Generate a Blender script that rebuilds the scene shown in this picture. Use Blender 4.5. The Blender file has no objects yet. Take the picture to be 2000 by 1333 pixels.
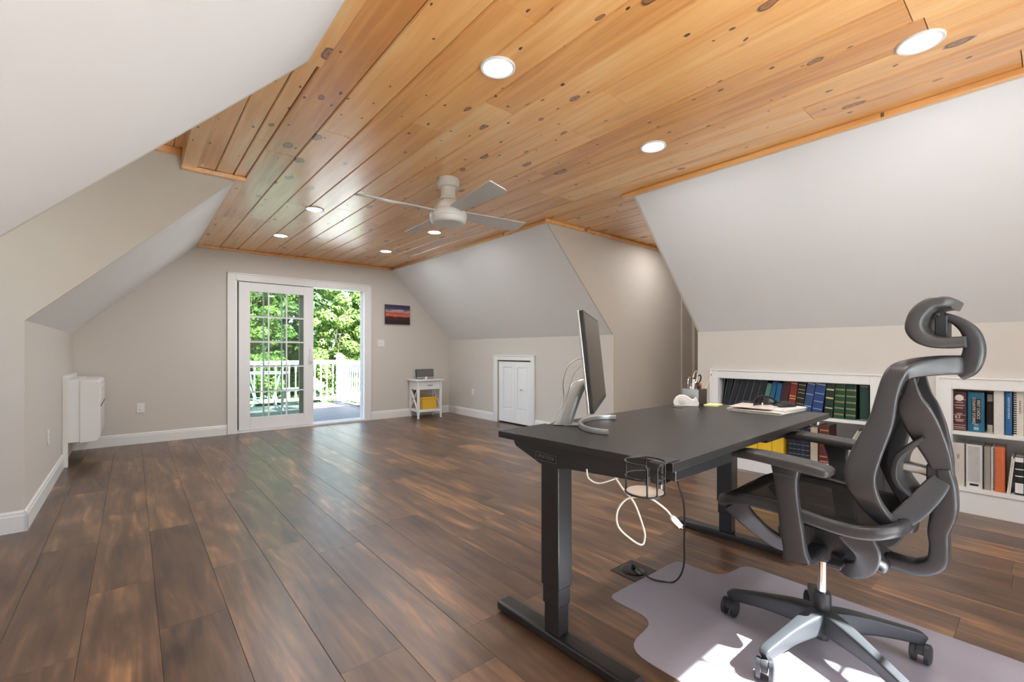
import bpy, bmesh, math, random
from mathutils import Vector, Matrix
random.seed(11)
SC = bpy.context.scene
COL = SC.collection
V = Vector
R = math.radians

# ------------------------------------------------------------------ camera, sky, sun, exposure
cd = bpy.data.cameras.new('camera'); cam = bpy.data.objects.new('camera', cd); COL.objects.link(cam)
cam.location = (0, 0, 1.12)
cam.rotation_euler = (R(90), 0, R(-39.963))
cd.sensor_width = 36; cd.lens = 885.385 / 2000 * 36
cd.shift_y = (684.926 - 666.5) / 2000
cd.clip_start = 0.02; cd.clip_end = 200
SC.camera = cam

SC.view_settings.view_transform = 'Standard'
SC.view_settings.look = 'None'
SC.view_settings.gamma = 1
SC.view_settings.use_curve_mapping = False
SC.view_settings.exposure = 0.72

SUN_DIR = V((-0.25, 1.0, -1.03)).normalized()
sd = bpy.data.lights.new('sun', 'SUN'); sd.energy = 45.0; sd.angle = R(0.6); sd.color = (0.93, 0.97, 1.0)
sun = bpy.data.objects.new('sun', sd); COL.objects.link(sun)
sun.rotation_euler = SUN_DIR.to_track_quat('-Z', 'Y').to_euler()
sun.location = (6, -12, 14)

W = bpy.data.worlds.new('sky'); SC.world = W; W.use_nodes = True
wn = W.node_tree.nodes; wl = W.node_tree.links
sky = wn.new('ShaderNodeTexSky'); sky.sky_type = 'NISHITA'; sky.sun_disc = False
sky.sun_elevation = R(46); sky.sun_rotation = R(166); sky.air_density = 1.0; sky.dust_density = 1.2
bg = wn['Background']; bg.inputs['Strength'].default_value = 0.55
wl.new(sky.outputs[0], bg.inputs['Color'])

def portal(name, loc, rot, sx, sy):
    l = bpy.data.lights.new(name, 'AREA'); l.shape = 'RECTANGLE'; l.size = sx; l.size_y = sy
    l.cycles.is_portal = True
    o = bpy.data.objects.new(name, l); COL.objects.link(o); o.location = loc; o.rotation_euler = rot
portal('portal_rear', (1.445, -1.28, 1.12), (R(90), 0, 0), 2.1, 2.15)          # shines along +y into the room
portal('portal_end', (1.95, 7.30, 1.05), (R(-90), 0, 0), 2.0, 2.15)

SC.cycles.use_denoising = True
SC.cycles.max_bounces = 10
SC.cycles.diffuse_bounces = 6
SC.cycles.glossy_bounces = 4
SC.cycles.transparent_max_bounces = 12
SC.cycles.sample_clamp_indirect = 6

portal('portal_dormer', (-2.36, 3.16, 1.5), (0, R(-90), 0), 1.2, 1.3)

# ------------------------------------------------------------------ materials
def mat(name, color=(.5, .5, .5), rough=.5, metal=0.0, var=0.06, vscale=8.0, bump=0.0, bscale=120.0, coat=0.0, spec=0.5, emit=None):
    m = bpy.data.materials.new(name); m.use_nodes = True
    nt = m.node_tree; n = nt.nodes; l = nt.links
    b = n['Principled BSDF']
    b.inputs['Roughness'].default_value = rough; b.inputs['Metallic'].default_value = metal
    b.inputs['Specular IOR Level'].default_value = spec
    b.inputs['Coat Weight'].default_value = coat
    tc = n.new('ShaderNodeTexCoord')
    nz = n.new('ShaderNodeTexNoise'); nz.inputs['Scale'].default_value = vscale; nz.inputs['Detail'].default_value = 3
    l.new(tc.outputs['Object'], nz.inputs['Vector'])
    rp = n.new('ShaderNodeMapRange'); rp.inputs['To Min'].default_value = 1 - var; rp.inputs['To Max'].default_value = 1 + var
    l.new(nz.outputs['Fac'], rp.inputs['Value'])
    mx = n.new('ShaderNodeVectorMath'); mx.operation = 'SCALE'; mx.inputs[0].default_value = color
    l.new(rp.outputs[0], mx.inputs['Scale']); l.new(mx.outputs[0], b.inputs['Base Color'])
    if bump:
        n2 = n.new('ShaderNodeTexNoise'); n2.inputs['Scale'].default_value = bscale; n2.inputs['Detail'].default_value = 4
        l.new(tc.outputs['Object'], n2.inputs['Vector'])
        bp = n.new('ShaderNodeBump'); bp.inputs['Strength'].default_value = bump; bp.inputs['Distance'].default_value = .002
        l.new(n2.outputs['Fac'], bp.inputs['Height']); l.new(bp.outputs[0], b.inputs['Normal'])
    if emit:
        b.inputs['Emission Color'].default_value = (*emit[0], 1); b.inputs['Emission Strength'].default_value = emit[1]
    return m

def ramp(n, stops):
    r = n.new('ShaderNodeValToRGB'); e = r.color_ramp.elements
    while len(e) < len(stops): e.new(.5)
    for el, (p, c) in zip(e, stops):
        el.position = p; el.color = (*c, 1) if len(c) == 3 else c
    return r

def mth(n, l, op, a, b=None):
    x = n.new('ShaderNodeMath'); x.operation = op
    for i, v in enumerate((a, b)):
        if v is None: continue
        if isinstance(v, (int, float)): x.inputs[i].default_value = v
        else: l.new(v, x.inputs[i])
    return x.outputs[0]

def wood_coords(n, l, sx, sy, isl=True):
    tc = n.new('ShaderNodeTexCoord')
    geo = n.new('ShaderNodeNewGeometry')
    cb = n.new('ShaderNodeCombineXYZ')
    l.new(mth(n, l, 'MULTIPLY', geo.outputs['Random Per Island'], 37.0), cb.inputs[0])
    l.new(mth(n, l, 'MULTIPLY', geo.outputs['Random Per Island'], 91.0), cb.inputs[1])
    add = n.new('ShaderNodeVectorMath'); add.operation = 'ADD'
    l.new(tc.outputs['Object'], add.inputs[0]); l.new(cb.outputs[0], add.inputs[1])
    out = []
    for (a, b) in zip(sx, sy):
        mu = n.new('ShaderNodeVectorMath'); mu.operation = 'MULTIPLY'; mu.inputs[1].default_value = (a, b, 1)
        l.new(add.outputs[0], mu.inputs[0]); out.append(mu.outputs[0])
    return out, geo.outputs['Random Per Island']

def pine():
    m = bpy.data.materials.new('knotty_pine'); m.use_nodes = True
    nt = m.node_tree; n = nt.nodes; l = nt.links; b = n['Principled BSDF']
    (g, k1, k2, big), rnd = wood_coords(n, l, (26, 4.2, 8.5, 5), (1.5, 2.3, 4.6, .7))
    nz = n.new('ShaderNodeTexNoise'); nz.inputs['Scale'].default_value = 1; nz.inputs['Detail'].default_value = 5; nz.inputs['Distortion'].default_value = .7
    l.new(g, nz.inputs['Vector'])
    nb = n.new('ShaderNodeTexNoise'); nb.inputs['Scale'].default_value = 1; nb.inputs['Detail'].default_value = 2; nb.inputs['Distortion'].default_value = 1.0
    l.new(big, nb.inputs['Vector'])
    s = mth(n, l, 'ADD', mth(n, l, 'MULTIPLY', nz.outputs['Fac'], .55), mth(n, l, 'MULTIPLY', nb.outputs['Fac'], .45))
    s = mth(n, l, 'ADD', s, mth(n, l, 'MULTIPLY', mth(n, l, 'SUBTRACT', rnd, .5), .34))
    r = ramp(n, [(.25, (.58, .25, .068)), (.44, (.76, .375, .118)), (.58, (.84, .46, .165)), (.78, (.89, .60, .29))])
    l.new(s, r.inputs[0])
    def knots(vec, thr, r0, r1):
        v = n.new('ShaderNodeTexVoronoi'); v.voronoi_dimensions = '2D'; v.inputs['Scale'].default_value = 1
        nd = n.new('ShaderNodeTexNoise'); nd.inputs['Scale'].default_value = 3.5; nd.inputs['Detail'].default_value = 2; l.new(vec, nd.inputs['Vector'])
        dv = n.new('ShaderNodeVectorMath'); dv.operation = 'MULTIPLY_ADD'; l.new(nd.outputs['Color'], dv.inputs[0]); dv.inputs[1].default_value = (.16, .16, 0); l.new(vec, dv.inputs[2])
        l.new(dv.outputs[0], v.inputs['Vector'])
        sep = n.new('ShaderNodeSeparateColor'); l.new(v.outputs['Color'], sep.inputs[0])
        on = mth(n, l, 'GREATER_THAN', sep.outputs[0], thr)
        rad = n.new('ShaderNodeMapRange'); rad.inputs['To Min'].default_value = r0; rad.inputs['To Max'].default_value = r1
        l.new(sep.outputs[1], rad.inputs['Value'])
        d = mth(n, l, 'DIVIDE', v.outputs['Distance'], rad.outputs[0])
        fr = ramp(n, [(0, (1, 1, 1)), (.78, (1, 1, 1)), (1.0, (0, 0, 0))]); l.new(d, fr.inputs[0])
        return d, mth(n, l, 'MULTIPLY', fr.outputs[0], on)
    d1, f1 = knots(k1, .56, .05, .14)
    d2, f2 = knots(k2, .66, .03, .08)
    kc = ramp(n, [(0, (.16, .065, .028)), (.25, (.34, .16, .065)), (.58, (.36, .17, .07)), (.76, (.085, .034, .014)), (1, (.30, .14, .05))]); l.new(d1, kc.inputs[0])
    mx = n.new('ShaderNodeMix'); mx.data_type = 'RGBA'; l.new(f1, mx.inputs[0]); l.new(r.outputs[0], mx.inputs[6]); l.new(kc.outputs[0], mx.inputs[7])
    m2 = n.new('ShaderNodeMix'); m2.data_type = 'RGBA'; l.new(f2, m2.inputs[0]); l.new(mx.outputs[2], m2.inputs[6]); m2.inputs[7].default_value = (.11, .045, .018, 1)
    l.new(m2.outputs[2], b.inputs['Base Color'])
    b.inputs['Roughness'].default_value = .29; b.inputs['Specular IOR Level'].default_value = .85; b.inputs['Coat Weight'].default_value = .7; b.inputs['Coat Roughness'].default_value = .24
    return m

def planks():
    m = bpy.data.materials.new('floor_planks'); m.use_nodes = True
    nt = m.node_tree; n = nt.nodes; l = nt.links; b = n['Principled BSDF']
    (g, big, fine, mid), rnd = wood_coords(n, l, (16, 3.6, 60, 9), (1.3, 1.0, 3.5, 1.6))
    def nz(vec, det, dist):
        x = n.new('ShaderNodeTexNoise'); x.inputs['Scale'].default_value = 1; x.inputs['Detail'].default_value = det; x.inputs['Distortion'].default_value = dist
        l.new(vec, x.inputs['Vector']); return x.outputs['Fac']
    a = nz(g, 7, 1.4); c = nz(big, 3, 1.6); f = nz(fine, 4, .3); md = nz(mid, 4, 2.0)
    s = mth(n, l, 'ADD', mth(n, l, 'MULTIPLY', a, .36), mth(n, l, 'MULTIPLY', c, .42))
    s = mth(n, l, 'ADD', s, mth(n, l, 'MULTIPLY', f, .10))
    s = mth(n, l, 'ADD', s, mth(n, l, 'MULTIPLY', md, .12))
    s = mth(n, l, 'ADD', s, mth(n, l, 'MULTIPLY', mth(n, l, 'SUBTRACT', rnd, .5), .10))
    r = ramp(n, [(.34, (.036, .019, .011)), (.43, (.080, .041, .023)), (.52, (.125, .066, .035)), (.58, (.20, .105, .050)), (.66, (.38, .190, .080))])
    l.new(s, r.inputs[0]); l.new(r.outputs[0], b.inputs['Base Color'])
    rr = n.new('ShaderNodeMapRange'); b.inputs['Specular IOR Level'].default_value = .5; b.inputs['Coat Weight'].default_value = .35; b.inputs['Coat Roughness'].default_value = .36; rr.inputs['To Min'].default_value = .27; rr.inputs['To Max'].default_value = .43; l.new(f, rr.inputs['Value'])
    l.new(rr.outputs[0], b.inputs['Roughness'])
    bp = n.new('ShaderNodeBump'); bp.inputs['Strength'].default_value = .25; bp.inputs['Distance'].default_value = .002
    l.new(f, bp.inputs['Height']); l.new(bp.outputs[0], b.inputs['Normal'])
    return m

def mix_transparent(name, color, rough, trans, tint=(1, 1, 1), spec=.5, weave=None, var=.08):
    m = mat(name, color, rough, spec=spec, var=var)
    nt = m.node_tree; n = nt.nodes; l = nt.links
    t = n.new('ShaderNodeBsdfTransparent'); t.inputs[0].default_value = (*tint, 1)
    mx = n.new('ShaderNodeMixShader'); mx.inputs[0].default_value = trans
    if weave:
        tc = n.new('ShaderNodeTexCoord'); w = n.new('ShaderNodeTexWave'); w.wave_type = 'BANDS'; w.inputs['Scale'].default_value = weave
        l.new(tc.outputs['Object'], w.inputs['Vector'])
        mr = n.new('ShaderNodeMapRange'); mr.inputs['To Min'].default_value = trans - .07; mr.inputs['To Max'].default_value = trans + .07
        l.new(w.outputs['Fac'], mr.inputs['Value']); l.new(mr.outputs[0], mx.inputs[0])
    l.new(n['Principled BSDF'].outputs[0], mx.inputs[1]); l.new(t.outputs[0], mx.inputs[2])
    l.new(mx.outputs[0], n['Material Output'].inputs[0])
    return m

def glass(name, tint=(.86, .90, .86), refl=.07, rough=.0):
    m = bpy.data.materials.new(name); m.use_nodes = True
    nt = m.node_tree; n = nt.nodes; l = nt.links
    t = n.new('ShaderNodeBsdfTransparent'); t.inputs[0].default_value = (*tint, 1)
    g = n.new('ShaderNodeBsdfGlossy'); g.inputs['Roughness'].default_value = rough
    nz = n.new('ShaderNodeTexNoise'); nz.inputs['Scale'].default_value = 1.5
    mr = n.new('ShaderNodeMapRange'); mr.inputs['To Min'].default_value = refl * .8; mr.inputs['To Max'].default_value = refl * 1.2
    l.new(nz.outputs['Fac'], mr.inputs['Value'])
    mx = n.new('ShaderNodeMixShader'); l.new(mr.outputs[0], mx.inputs[0])
    l.new(t.outputs[0], mx.inputs[1]); l.new(g.outputs[0], mx.inputs[2]); l.new(mx.outputs[0], n['Material Output'].inputs[0])
    return m

def leaf(name, c0, c1):
    m = bpy.data.materials.new(name); m.use_nodes = True
    nt = m.node_tree; n = nt.nodes; l = nt.links; b = n['Principled BSDF']
    g = n.new('ShaderNodeNewGeometry'); r = ramp(n, [(0, c0), (1, c1)]); l.new(g.outputs['Random Per Island'], r.inputs[0])
    l.new(r.outputs[0], b.inputs['Base Color']); b.inputs['Roughness'].default_value = .55
    t = n.new('ShaderNodeBsdfTranslucent'); l.new(r.outputs[0], t.inputs[0])
    mx = n.new('ShaderNodeMixShader'); mx.inputs[0].default_value = .35
    l.new(b.outputs[0], mx.inputs[1]); l.new(t.outputs[0], mx.inputs[2]); l.new(mx.outputs[0], n['Material Output'].inputs[0])
    return m

M = {}
M['wall'] = mat('beige_wall_paint', (.625, .59, .545), .6, var=.015, bump=.05, bscale=260)
M['slope'] = mat('white_ceiling_paint', (.80, .805, .81), .65, var=.01, bump=.05, bscale=260)
M['hall'] = mat('hall_wall_paint', (.66, .60, .53), .6, var=.015)
M['trim'] = mat('white_trim_paint', (.80, .80, .79), .35, var=.01)
M['vinyl'] = mat('white_vinyl', (.84, .85, .86), .32, var=.01)
M['pine'] = pine()
M['floor'] = planks()
M['black_top'] = mat('black_laminate', (.020, .0195, .0195), .36, var=.12, vscale=90, bump=.10, bscale=700)
M['black_metal'] = mat('black_powder_coat', (.013, .0135, .015), .33, spec=.8, bump=.06, bscale=500)
M['black_gloss'] = mat('black_plastic', (.012, .012, .013), .28)
M['wire'] = mat('black_wire', (.02, .02, .02), .35, metal=.4)
M['alu'] = mat('silver_aluminium', (.55, .55, .54), .38, metal=.85, var=.03)
M['chrome'] = mat('chrome', (.78, .78, .80), .12, metal=1.0, var=.02)
M['chair_grey'] = mat('grey_chair_plastic', (.034, .0335, .035), .36, bump=.08, bscale=600, var=.08)
M['chair_dark'] = mat('dark_chair_plastic', (.03, .03, .032), .42, bump=.05, bscale=600)
M['pad'] = mat('grey_armrest_rubber', (.042, .040, .039), .45, bump=.06, bscale=400)
M['base'] = mat('black_nylon_base', (.028, .03, .033), .42, bump=.08, bscale=500)
M['mesh'] = mix_transparent('black_chair_mesh', (.007, .0066, .006), .8, .09, weave=160, spec=.15)
M['mat'] = mix_transparent('frosted_vinyl_mat', (.50, .465, .52), .36, .45, (.93, .92, .95), var=.04)
M['screen'] = mat('dark_display_glass', (.030, .026, .022), .14, var=.02)
M['dark_brown'] = mat('dark_brown_wood', (.055, .038, .030), .5)
M['bezel'] = mat('black_bezel', (.015, .015, .015), .4)
M['glass'] = glass('door_glass', (.80, .86, .82), .07)
M['rearglass'] = glass('rear_glass', (.95, .96, .95), .04)
M['tableglass'] = glass('table_glass', (.7, .8, .8), .2)
M['lens'] = mat('lit_lens', (1, .97, .92), .4, emit=((1.0, .97, .93), 14))
M['outlet'] = mat('white_outlet_plastic', (.80, .79, .77), .35, var=.01)
M['dark'] = mat('dark_slot', (.03, .03, .03), .5)
M['fan'] = mat('white_fan_enamel', (.72, .72, .69), .32, var=.01)
M['blade'] = mat('pale_grey_fan_blade', (.58, .575, .56), .4, var=.02)
M['cable_w'] = mat('white_cable_rubber', (.78, .75, .70), .45)
M['cable_b'] = mat('black_cable_rubber', (.018, .018, .018), .45)
M['deck'] = mat('grey_deck_composite', (.105, .10, .105), .6, var=.15, vscale=5, bump=.1)
M['bounce_slab'] = mat('pale_bounce_slab', (.78, .78, .775), .7, var=.1, vscale=3)  # pale colour for the added slab that bounces sun indoors
M['rail'] = mat('white_vinyl_railing', (.72, .72, .72), .4, var=.01)
M['tan'] = mat('tan_exterior_stile', (.40, .34, .28), .5)
M['patio'] = mat('pale_blue_patio_metal', (.42, .50, .54), .45)
M['sconce_grille'] = mat('grey_speaker_grille', (.13, .12, .11), .6, bump=.3, bscale=900)
M['yellow'] = mat('mustard_yellow_box', (.72, .42, .035), .5, bump=.15, bscale=250)
M['pearl'] = mat('off_white_paper', (.72, .68, .60), .6, var=.05)
M['page'] = mat('book_page_edges', (.70, .64, .52), .7, var=.12, vscale=200)
M['gold'] = mat('gold_foil', (.55, .42, .18), .35, metal=.5)
M['bark'] = mat('bark', (.10, .075, .055), .9, var=.4, vscale=20, bump=.5, bscale=30)
M['leaf_a'] = leaf('leaf_bright', (.04, .115, .014), (.27, .37, .085))
M['leaf_b'] = leaf('leaf_mid', (.022, .075, .011), (.16, .26, .055))
M['leaf_c'] = leaf('leaf_dark', (.012, .036, .010), (.08, .15, .035))
M['grass'] = mat('lawn', (.10, .13, .06), .9, var=.3, vscale=2)
M['steel_plate'] = mat('dark_bronze_plate', (.045, .035, .028), .35, metal=.5)
M['brass'] = mat('nickel', (.6, .58, .54), .3, metal=.9)
M['cork'] = mat('beige_coaster', (.42, .35, .28), .75, var=.1, vscale=80)
M['cup_white'] = mat('white_glossy_plastic', (.80, .79, .77), .3)
M['note'] = mat('yellow_note_paper', (.80, .70, .32), .7)

# ------------------------------------------------------------------ mesh builder
OFF = {}
class MB:
    def __init__(s): s.v = []; s.f = []
    def add(s, vs, fs):
        o = len(s.v); s.v += [V(p) for p in vs]; s.f += [tuple(i + o for i in f) for f in fs]; return s
    def box(s, a, b, m=None):
        x0, y0, z0 = a; x1, y1, z1 = b
        vs = [V(p) for p in ((x0,y0,z0),(x1,y0,z0),(x1,y1,z0),(x0,y1,z0),(x0,y0,z1),(x1,y0,z1),(x1,y1,z1),(x0,y1,z1))]
        if m: vs = [m @ p for p in vs]
        return s.add(vs, [(0,3,2,1),(4,5,6,7),(0,1,5,4),(1,2,6,5),(2,3,7,6),(3,0,4,7)])
    def bar(s, p, q, w, t, up=(0, 0, 1)):
        p = V(p); q = V(q); d = (q - p).normalized(); sd = d.cross(V(up))
        if sd.length < 1e-4: sd = d.cross(V((1, 0, 0)))
        sd.normalize(); u = sd.cross(d)
        vs = []
        for c in (p, q):
            for a, b in ((-1,-1),(1,-1),(1,1),(-1,1)): vs.append(c + sd * (a * w / 2) + u * (b * t / 2))
        return s.add(vs, [(0,1,2,3),(7,6,5,4),(0,4,5,1),(1,5,6,2),(2,6,7,3),(3,7,4,0)])
    def prism(s, poly, axis, lo, hi):
        def mk(p, h):
            return {'x': (h, p[0], p[1]), 'y': (p[0], h, p[1]), 'z': (p[0], p[1], h)}[axis]
        n = len(poly)
        vs = [mk(p, lo) for p in poly] + [mk(p, hi) for p in poly]
        fs = [tuple(range(n))[::-1], tuple(range(n, 2 * n))] + [(i, (i + 1) % n, n + (i + 1) % n, n + i) for i in range(n)]
        return s.add(vs, fs)
    def cyl(s, p, q, r0, r1=None, n=20, caps=True):
        r1 = r0 if r1 is None else r1
        p = V(p); q = V(q); d = (q - p).normalized(); a = d.orthogonal().normalized(); b = d.cross(a)
        vs = []
        for c, r in ((p, r0), (q, r1)):
            for i in range(n):
                t = 2 * math.pi * i / n; vs.append(c + a * (r * math.cos(t)) + b * (r * math.sin(t)))
        fs = [(i, (i + 1) % n, n + (i + 1) % n, n + i) for i in range(n)]
        if caps: fs += [tuple(range(n))[::-1], tuple(range(n, 2 * n))]
        return s.add(vs, fs)
    def lathe(s, c, prof, n=32, axis='z'):
        c = V(c); vs = []; m = len(prof)
        for r, h in prof:
            for i in range(n):
                t = 2 * math.pi * i / n
                p = V((r * math.cos(t), r * math.sin(t), h))
                if axis == 'y': p = V((p.x, p.z, p.y))
                if axis == 'x': p = V((p.z, p.x, p.y))
                vs.append(c + p)
        fs = [(k*n+i, k*n+(i+1)%n, (k+1)*n+(i+1)%n, (k+1)*n+i) for k in range(m - 1) for i in range(n)]
        fs += [tuple(range(n))[::-1], tuple(range((m-1)*n, m*n))]
        return s.add(vs, fs)
    def sweep(s, pts, rad, ref=(0, 0, 1), n=14, sub=6, exp=2.0, closed=False, smooth=True):
        pts = [V(p) for p in pts]
        if isinstance(rad, (int, float)): rad = [(rad, rad)] * len(pts)
        if isinstance(rad[0], (int, float)) : rad = [tuple(rad)] * len(pts)
        P = []; RR = []
        N = len(pts); segs = N if closed else N - 1
        def g(i): return pts[i % N] if closed else pts[max(0, min(N - 1, i))]
        def gr(i): return rad[i % N] if closed else rad[max(0, min(N - 1, i))]
        for i in range(segs):
            p0, p1, p2, p3 = g(i-1), g(i), g(i+1), g(i+2)
            if not closed and i == 0: p0 = p1 * 2 - p2
            if not closed and i == segs - 1: p3 = p2 * 2 - p1
            k = sub if smooth else 1
            for j in range(k):
                t = j / k
                P.append(.5 * ((2*p1) + (p2-p0)*t + (2*p0-5*p1+4*p2-p3)*t*t + (3*p1-p0-3*p2+p3)*t**3) if smooth else p1.copy())
                ra, rb, rc, rd = gr(i-1), gr(i), gr(i+1), gr(i+2)
                RR.append(tuple(max(.0005, .5 * (2*rb[q] + (rc[q]-ra[q])*t + (2*ra[q]-5*rb[q]+4*rc[q]-rd[q])*t*t + (3*rb[q]-ra[q]-3*rc[q]+rd[q])*t**3)) for q in (0, 1)))
        if not closed: P.append(pts[-1].copy()); RR.append(rad[-1])
        ref = V(ref); L = len(P); vs = []
        prev = None
        for i in range(L):
            if closed: t = P[(i+1) % L] - P[i-1]
            else: t = P[min(L-1, i+1)] - P[max(0, i-1)]
            t.normalize()
            sd = t.cross(ref)
            if sd.length < 1e-3: sd = prev if prev else t.orthogonal()
            sd.normalize()
            if prev and sd.dot(prev) < 0 and abs(sd.dot(prev)) > .3 and False: sd = -sd
            prev = sd; up = sd.cross(t)
            for k in range(n):
                a = 2 * math.pi * k / n; c, q = math.cos(a), math.sin(a)
                cx = math.copysign(abs(c) ** (2 / exp), c); cy = math.copysign(abs(q) ** (2 / exp), q)
                vs.append(P[i] + sd * (RR[i][0] * cx) + up * (RR[i][1] * cy))
        fs = []
        for i in range(L if closed else L - 1):
            j = (i + 1) % L
            fs += [(i*n+k, i*n+(k+1) % n, j*n+(k+1) % n, j*n+k) for k in range(n)]
        if not closed: fs += [tuple(range(n))[::-1], tuple(range((L-1)*n, L*n))]
        return s.add(vs, fs)
    def tube(s, pts, r, n=8, sub=6, closed=False, smooth=True):
        pts = [V(p) for p in pts]
        # parallel transport tube
        if smooth:
            P = []
            N = len(pts); segs = N if closed else N - 1
            def g(i): return pts[i % N] if closed else pts[max(0, min(N - 1, i))]
            for i in range(segs):
                p0, p1, p2, p3 = g(i-1), g(i), g(i+1), g(i+2)
                for j in range(sub):
                    t = j / sub
                    P.append(.5 * ((2*p1) + (p2-p0)*t + (2*p0-5*p1+4*p2-p3)*t*t + (3*p1-p0-3*p2+p3)*t**3))
            if not closed: P.append(pts[-1].copy())
        else: P = pts
        L = len(P); vs = []; a = None
        for i in range(L):
            t = (P[(i+1) % L] - P[i-1]) if closed else (P[min(L-1, i+1)] - P[max(0, i-1)])
            t.normalize()
            a = t.orthogonal() if a is None else a - t * a.dot(t)
            a.normalize(); b = t.cross(a)
            for k in range(n):
                q = 2 * math.pi * k / n; vs.append(P[i] + a * (r * math.cos(q)) + b * (r * math.sin(q)))
        fs = []
        for i in range(L if closed else L - 1):
            j = (i + 1) % L
            fs += [(i*n+k, i*n+(k+1) % n, j*n+(k+1) % n, j*n+k) for k in range(n)]
        if not closed: fs += [tuple(range(n))[::-1], tuple(range((L-1)*n, L*n))]
        return s.add(vs, fs)
    def grid(s, fn, nu, nv):
        vs = [fn(i / nu, j / nv) for j in range(nv + 1) for i in range(nu + 1)]
        w = nu + 1
        return s.add(vs, [(j*w+i, j*w+i+1, (j+1)*w+i+1, (j+1)*w+i) for j in range(nv) for i in range(nu)])
    def build(s, name, m, parent=None, bevel=0.0, smooth=True, origin=None, seg=2, solid=0.0, angle=35):
        me = bpy.data.meshes.new(name)
        off = OFF.get(parent.name, V((0, 0, 0))) if parent else (V(origin) if origin else V((0, 0, 0)))
        me.from_pydata([p - off for p in s.v], [], s.f); me.update()
        bm = bmesh.new(); bm.from_mesh(me); bmesh.ops.recalc_face_normals(bm, faces=bm.faces); bm.to_mesh(me); bm.free()
        if smooth:
            me.shade_smooth(); me.set_sharp_from_angle(angle=R(angle))
        me.materials.append(m)
        o = bpy.data.objects.new(name, me); COL.objects.link(o)
        if parent: o.parent = parent
        elif origin: o.location = off
        OFF[o.name] = off if (parent or origin) else V((0, 0, 0))
        if solid:
            md = o.modifiers.new('solid', 'SOLIDIFY'); md.thickness = solid; md.offset = 0
        if bevel:
            md = o.modifiers.new('bevel', 'BEVEL'); md.width = bevel; md.segments = seg; md.limit_method = 'ANGLE'; md.angle_limit = R(40)
            md.harden_normals = False
        return o

def tag(o, label, cat, group=None, kind=None):
    o['label'] = label; o['category'] = cat
    if group: o['group'] = group
    if kind: o['kind'] = kind
    return o
def thing(name, loc, label, cat, group=None, rot=None):
    """An Empty at the thing's base. Without rot its parts are given in room coordinates; with rot in the thing's own."""
    o = bpy.data.objects.new(name, None); COL.objects.link(o); o.location = loc; o.empty_display_size = .1
    if rot is not None: o.rotation_euler = rot; OFF[o.name] = V((0, 0, 0))
    else: OFF[o.name] = V(loc)
    return tag(o, label, cat, group)
def struct(o): o['kind'] = 'structure'; return o
def copy_tree(o, parent=None):
    kids = list(o.children)
    c = o.copy(); COL.objects.link(c)
    if parent: c.parent = parent
    for k in kids: copy_tree(k, c)
    return c
def B(name, m, parent, a, b, bevel=0.0, **kw): return MB().box(a, b).build(name, m, parent, bevel, **kw)
def lettering(body, size, m, parent, loc, rot, name='lettering', ext=.0004, align='CENTER', sx=1.0):
    cu = bpy.data.curves.new('text', 'FONT'); cu.body = body; cu.size = size; cu.extrude = ext
    cu.align_x = align; cu.align_y = 'CENTER'
    t = bpy.data.objects.new('text', cu); COL.objects.link(t)
    dg = bpy.context.evaluated_depsgraph_get()
    me = bpy.data.meshes.new_from_object(t.evaluated_get(dg))
    bpy.data.objects.remove(t); bpy.data.curves.remove(cu)
    me.materials.clear(); me.materials.append(m)
    o = bpy.data.objects.new(name, me); COL.objects.link(o); o.parent = parent
    o.location = V(loc) - OFF.get(parent.name, V((0, 0, 0))); o.rotation_euler = rot; o.scale = (sx, 1, 1)
    return o

# ------------------------------------------------------------------ the room
XL, XR, XKL, XKR = .619, 3.307, -.512, 4.411
YE, YR = 7.05, -1.10
Y1L, Y1R, Y0L, Y0R = 4.103, 3.376, 2.213, 2.321
ZC, ZK, ZB = 2.449, 1.307, 2.48            # slope top, knee wall top, board face

def boards(name, m, x0, x1, y0, y1, z, width, xoff, lens, face, ch, dep, gap, seed):
    """long boards along y, each with its own chamfered edges; face = -1 looks down, +1 looks up"""
    rr = random.Random(seed); b = MB()
    k = math.floor((x0 - xoff) / width)
    x = xoff + k * width
    while x < x1:
        xa, xb = max(x, x0), min(x + width, x1)
        y = y0 - rr.uniform(0, lens[0])
        while y < y1:
            L = rr.uniform(*lens)
            ya, yb = max(y, y0), min(y + L, y1); y += L
            if yb - ya < .03 or xb - xa < .02: continue
            xs0, xs1, ys0, ys1 = xa + gap, xb - gap, ya + gap * .3, yb - gap * .3
            zf = z; zb = z - face * dep
            c = ch; ce = ch * .3
            vs = [(xs0, ys0, zb), (xs1, ys0, zb), (xs1, ys1, zb), (xs0, ys1, zb),
                  (xs0+c, ys0+ce, zf), (xs1-c, ys0+ce, zf), (xs1-c, ys1-ce, zf), (xs0+c, ys1-ce, zf)]
            b.add(vs, [(4,5,6,7), (0,1,5,4), (1,2,6,5), (2,3,7,6), (3,0,4,7)])
        x += width
    return b.build(name, m, None, smooth=False)

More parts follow.
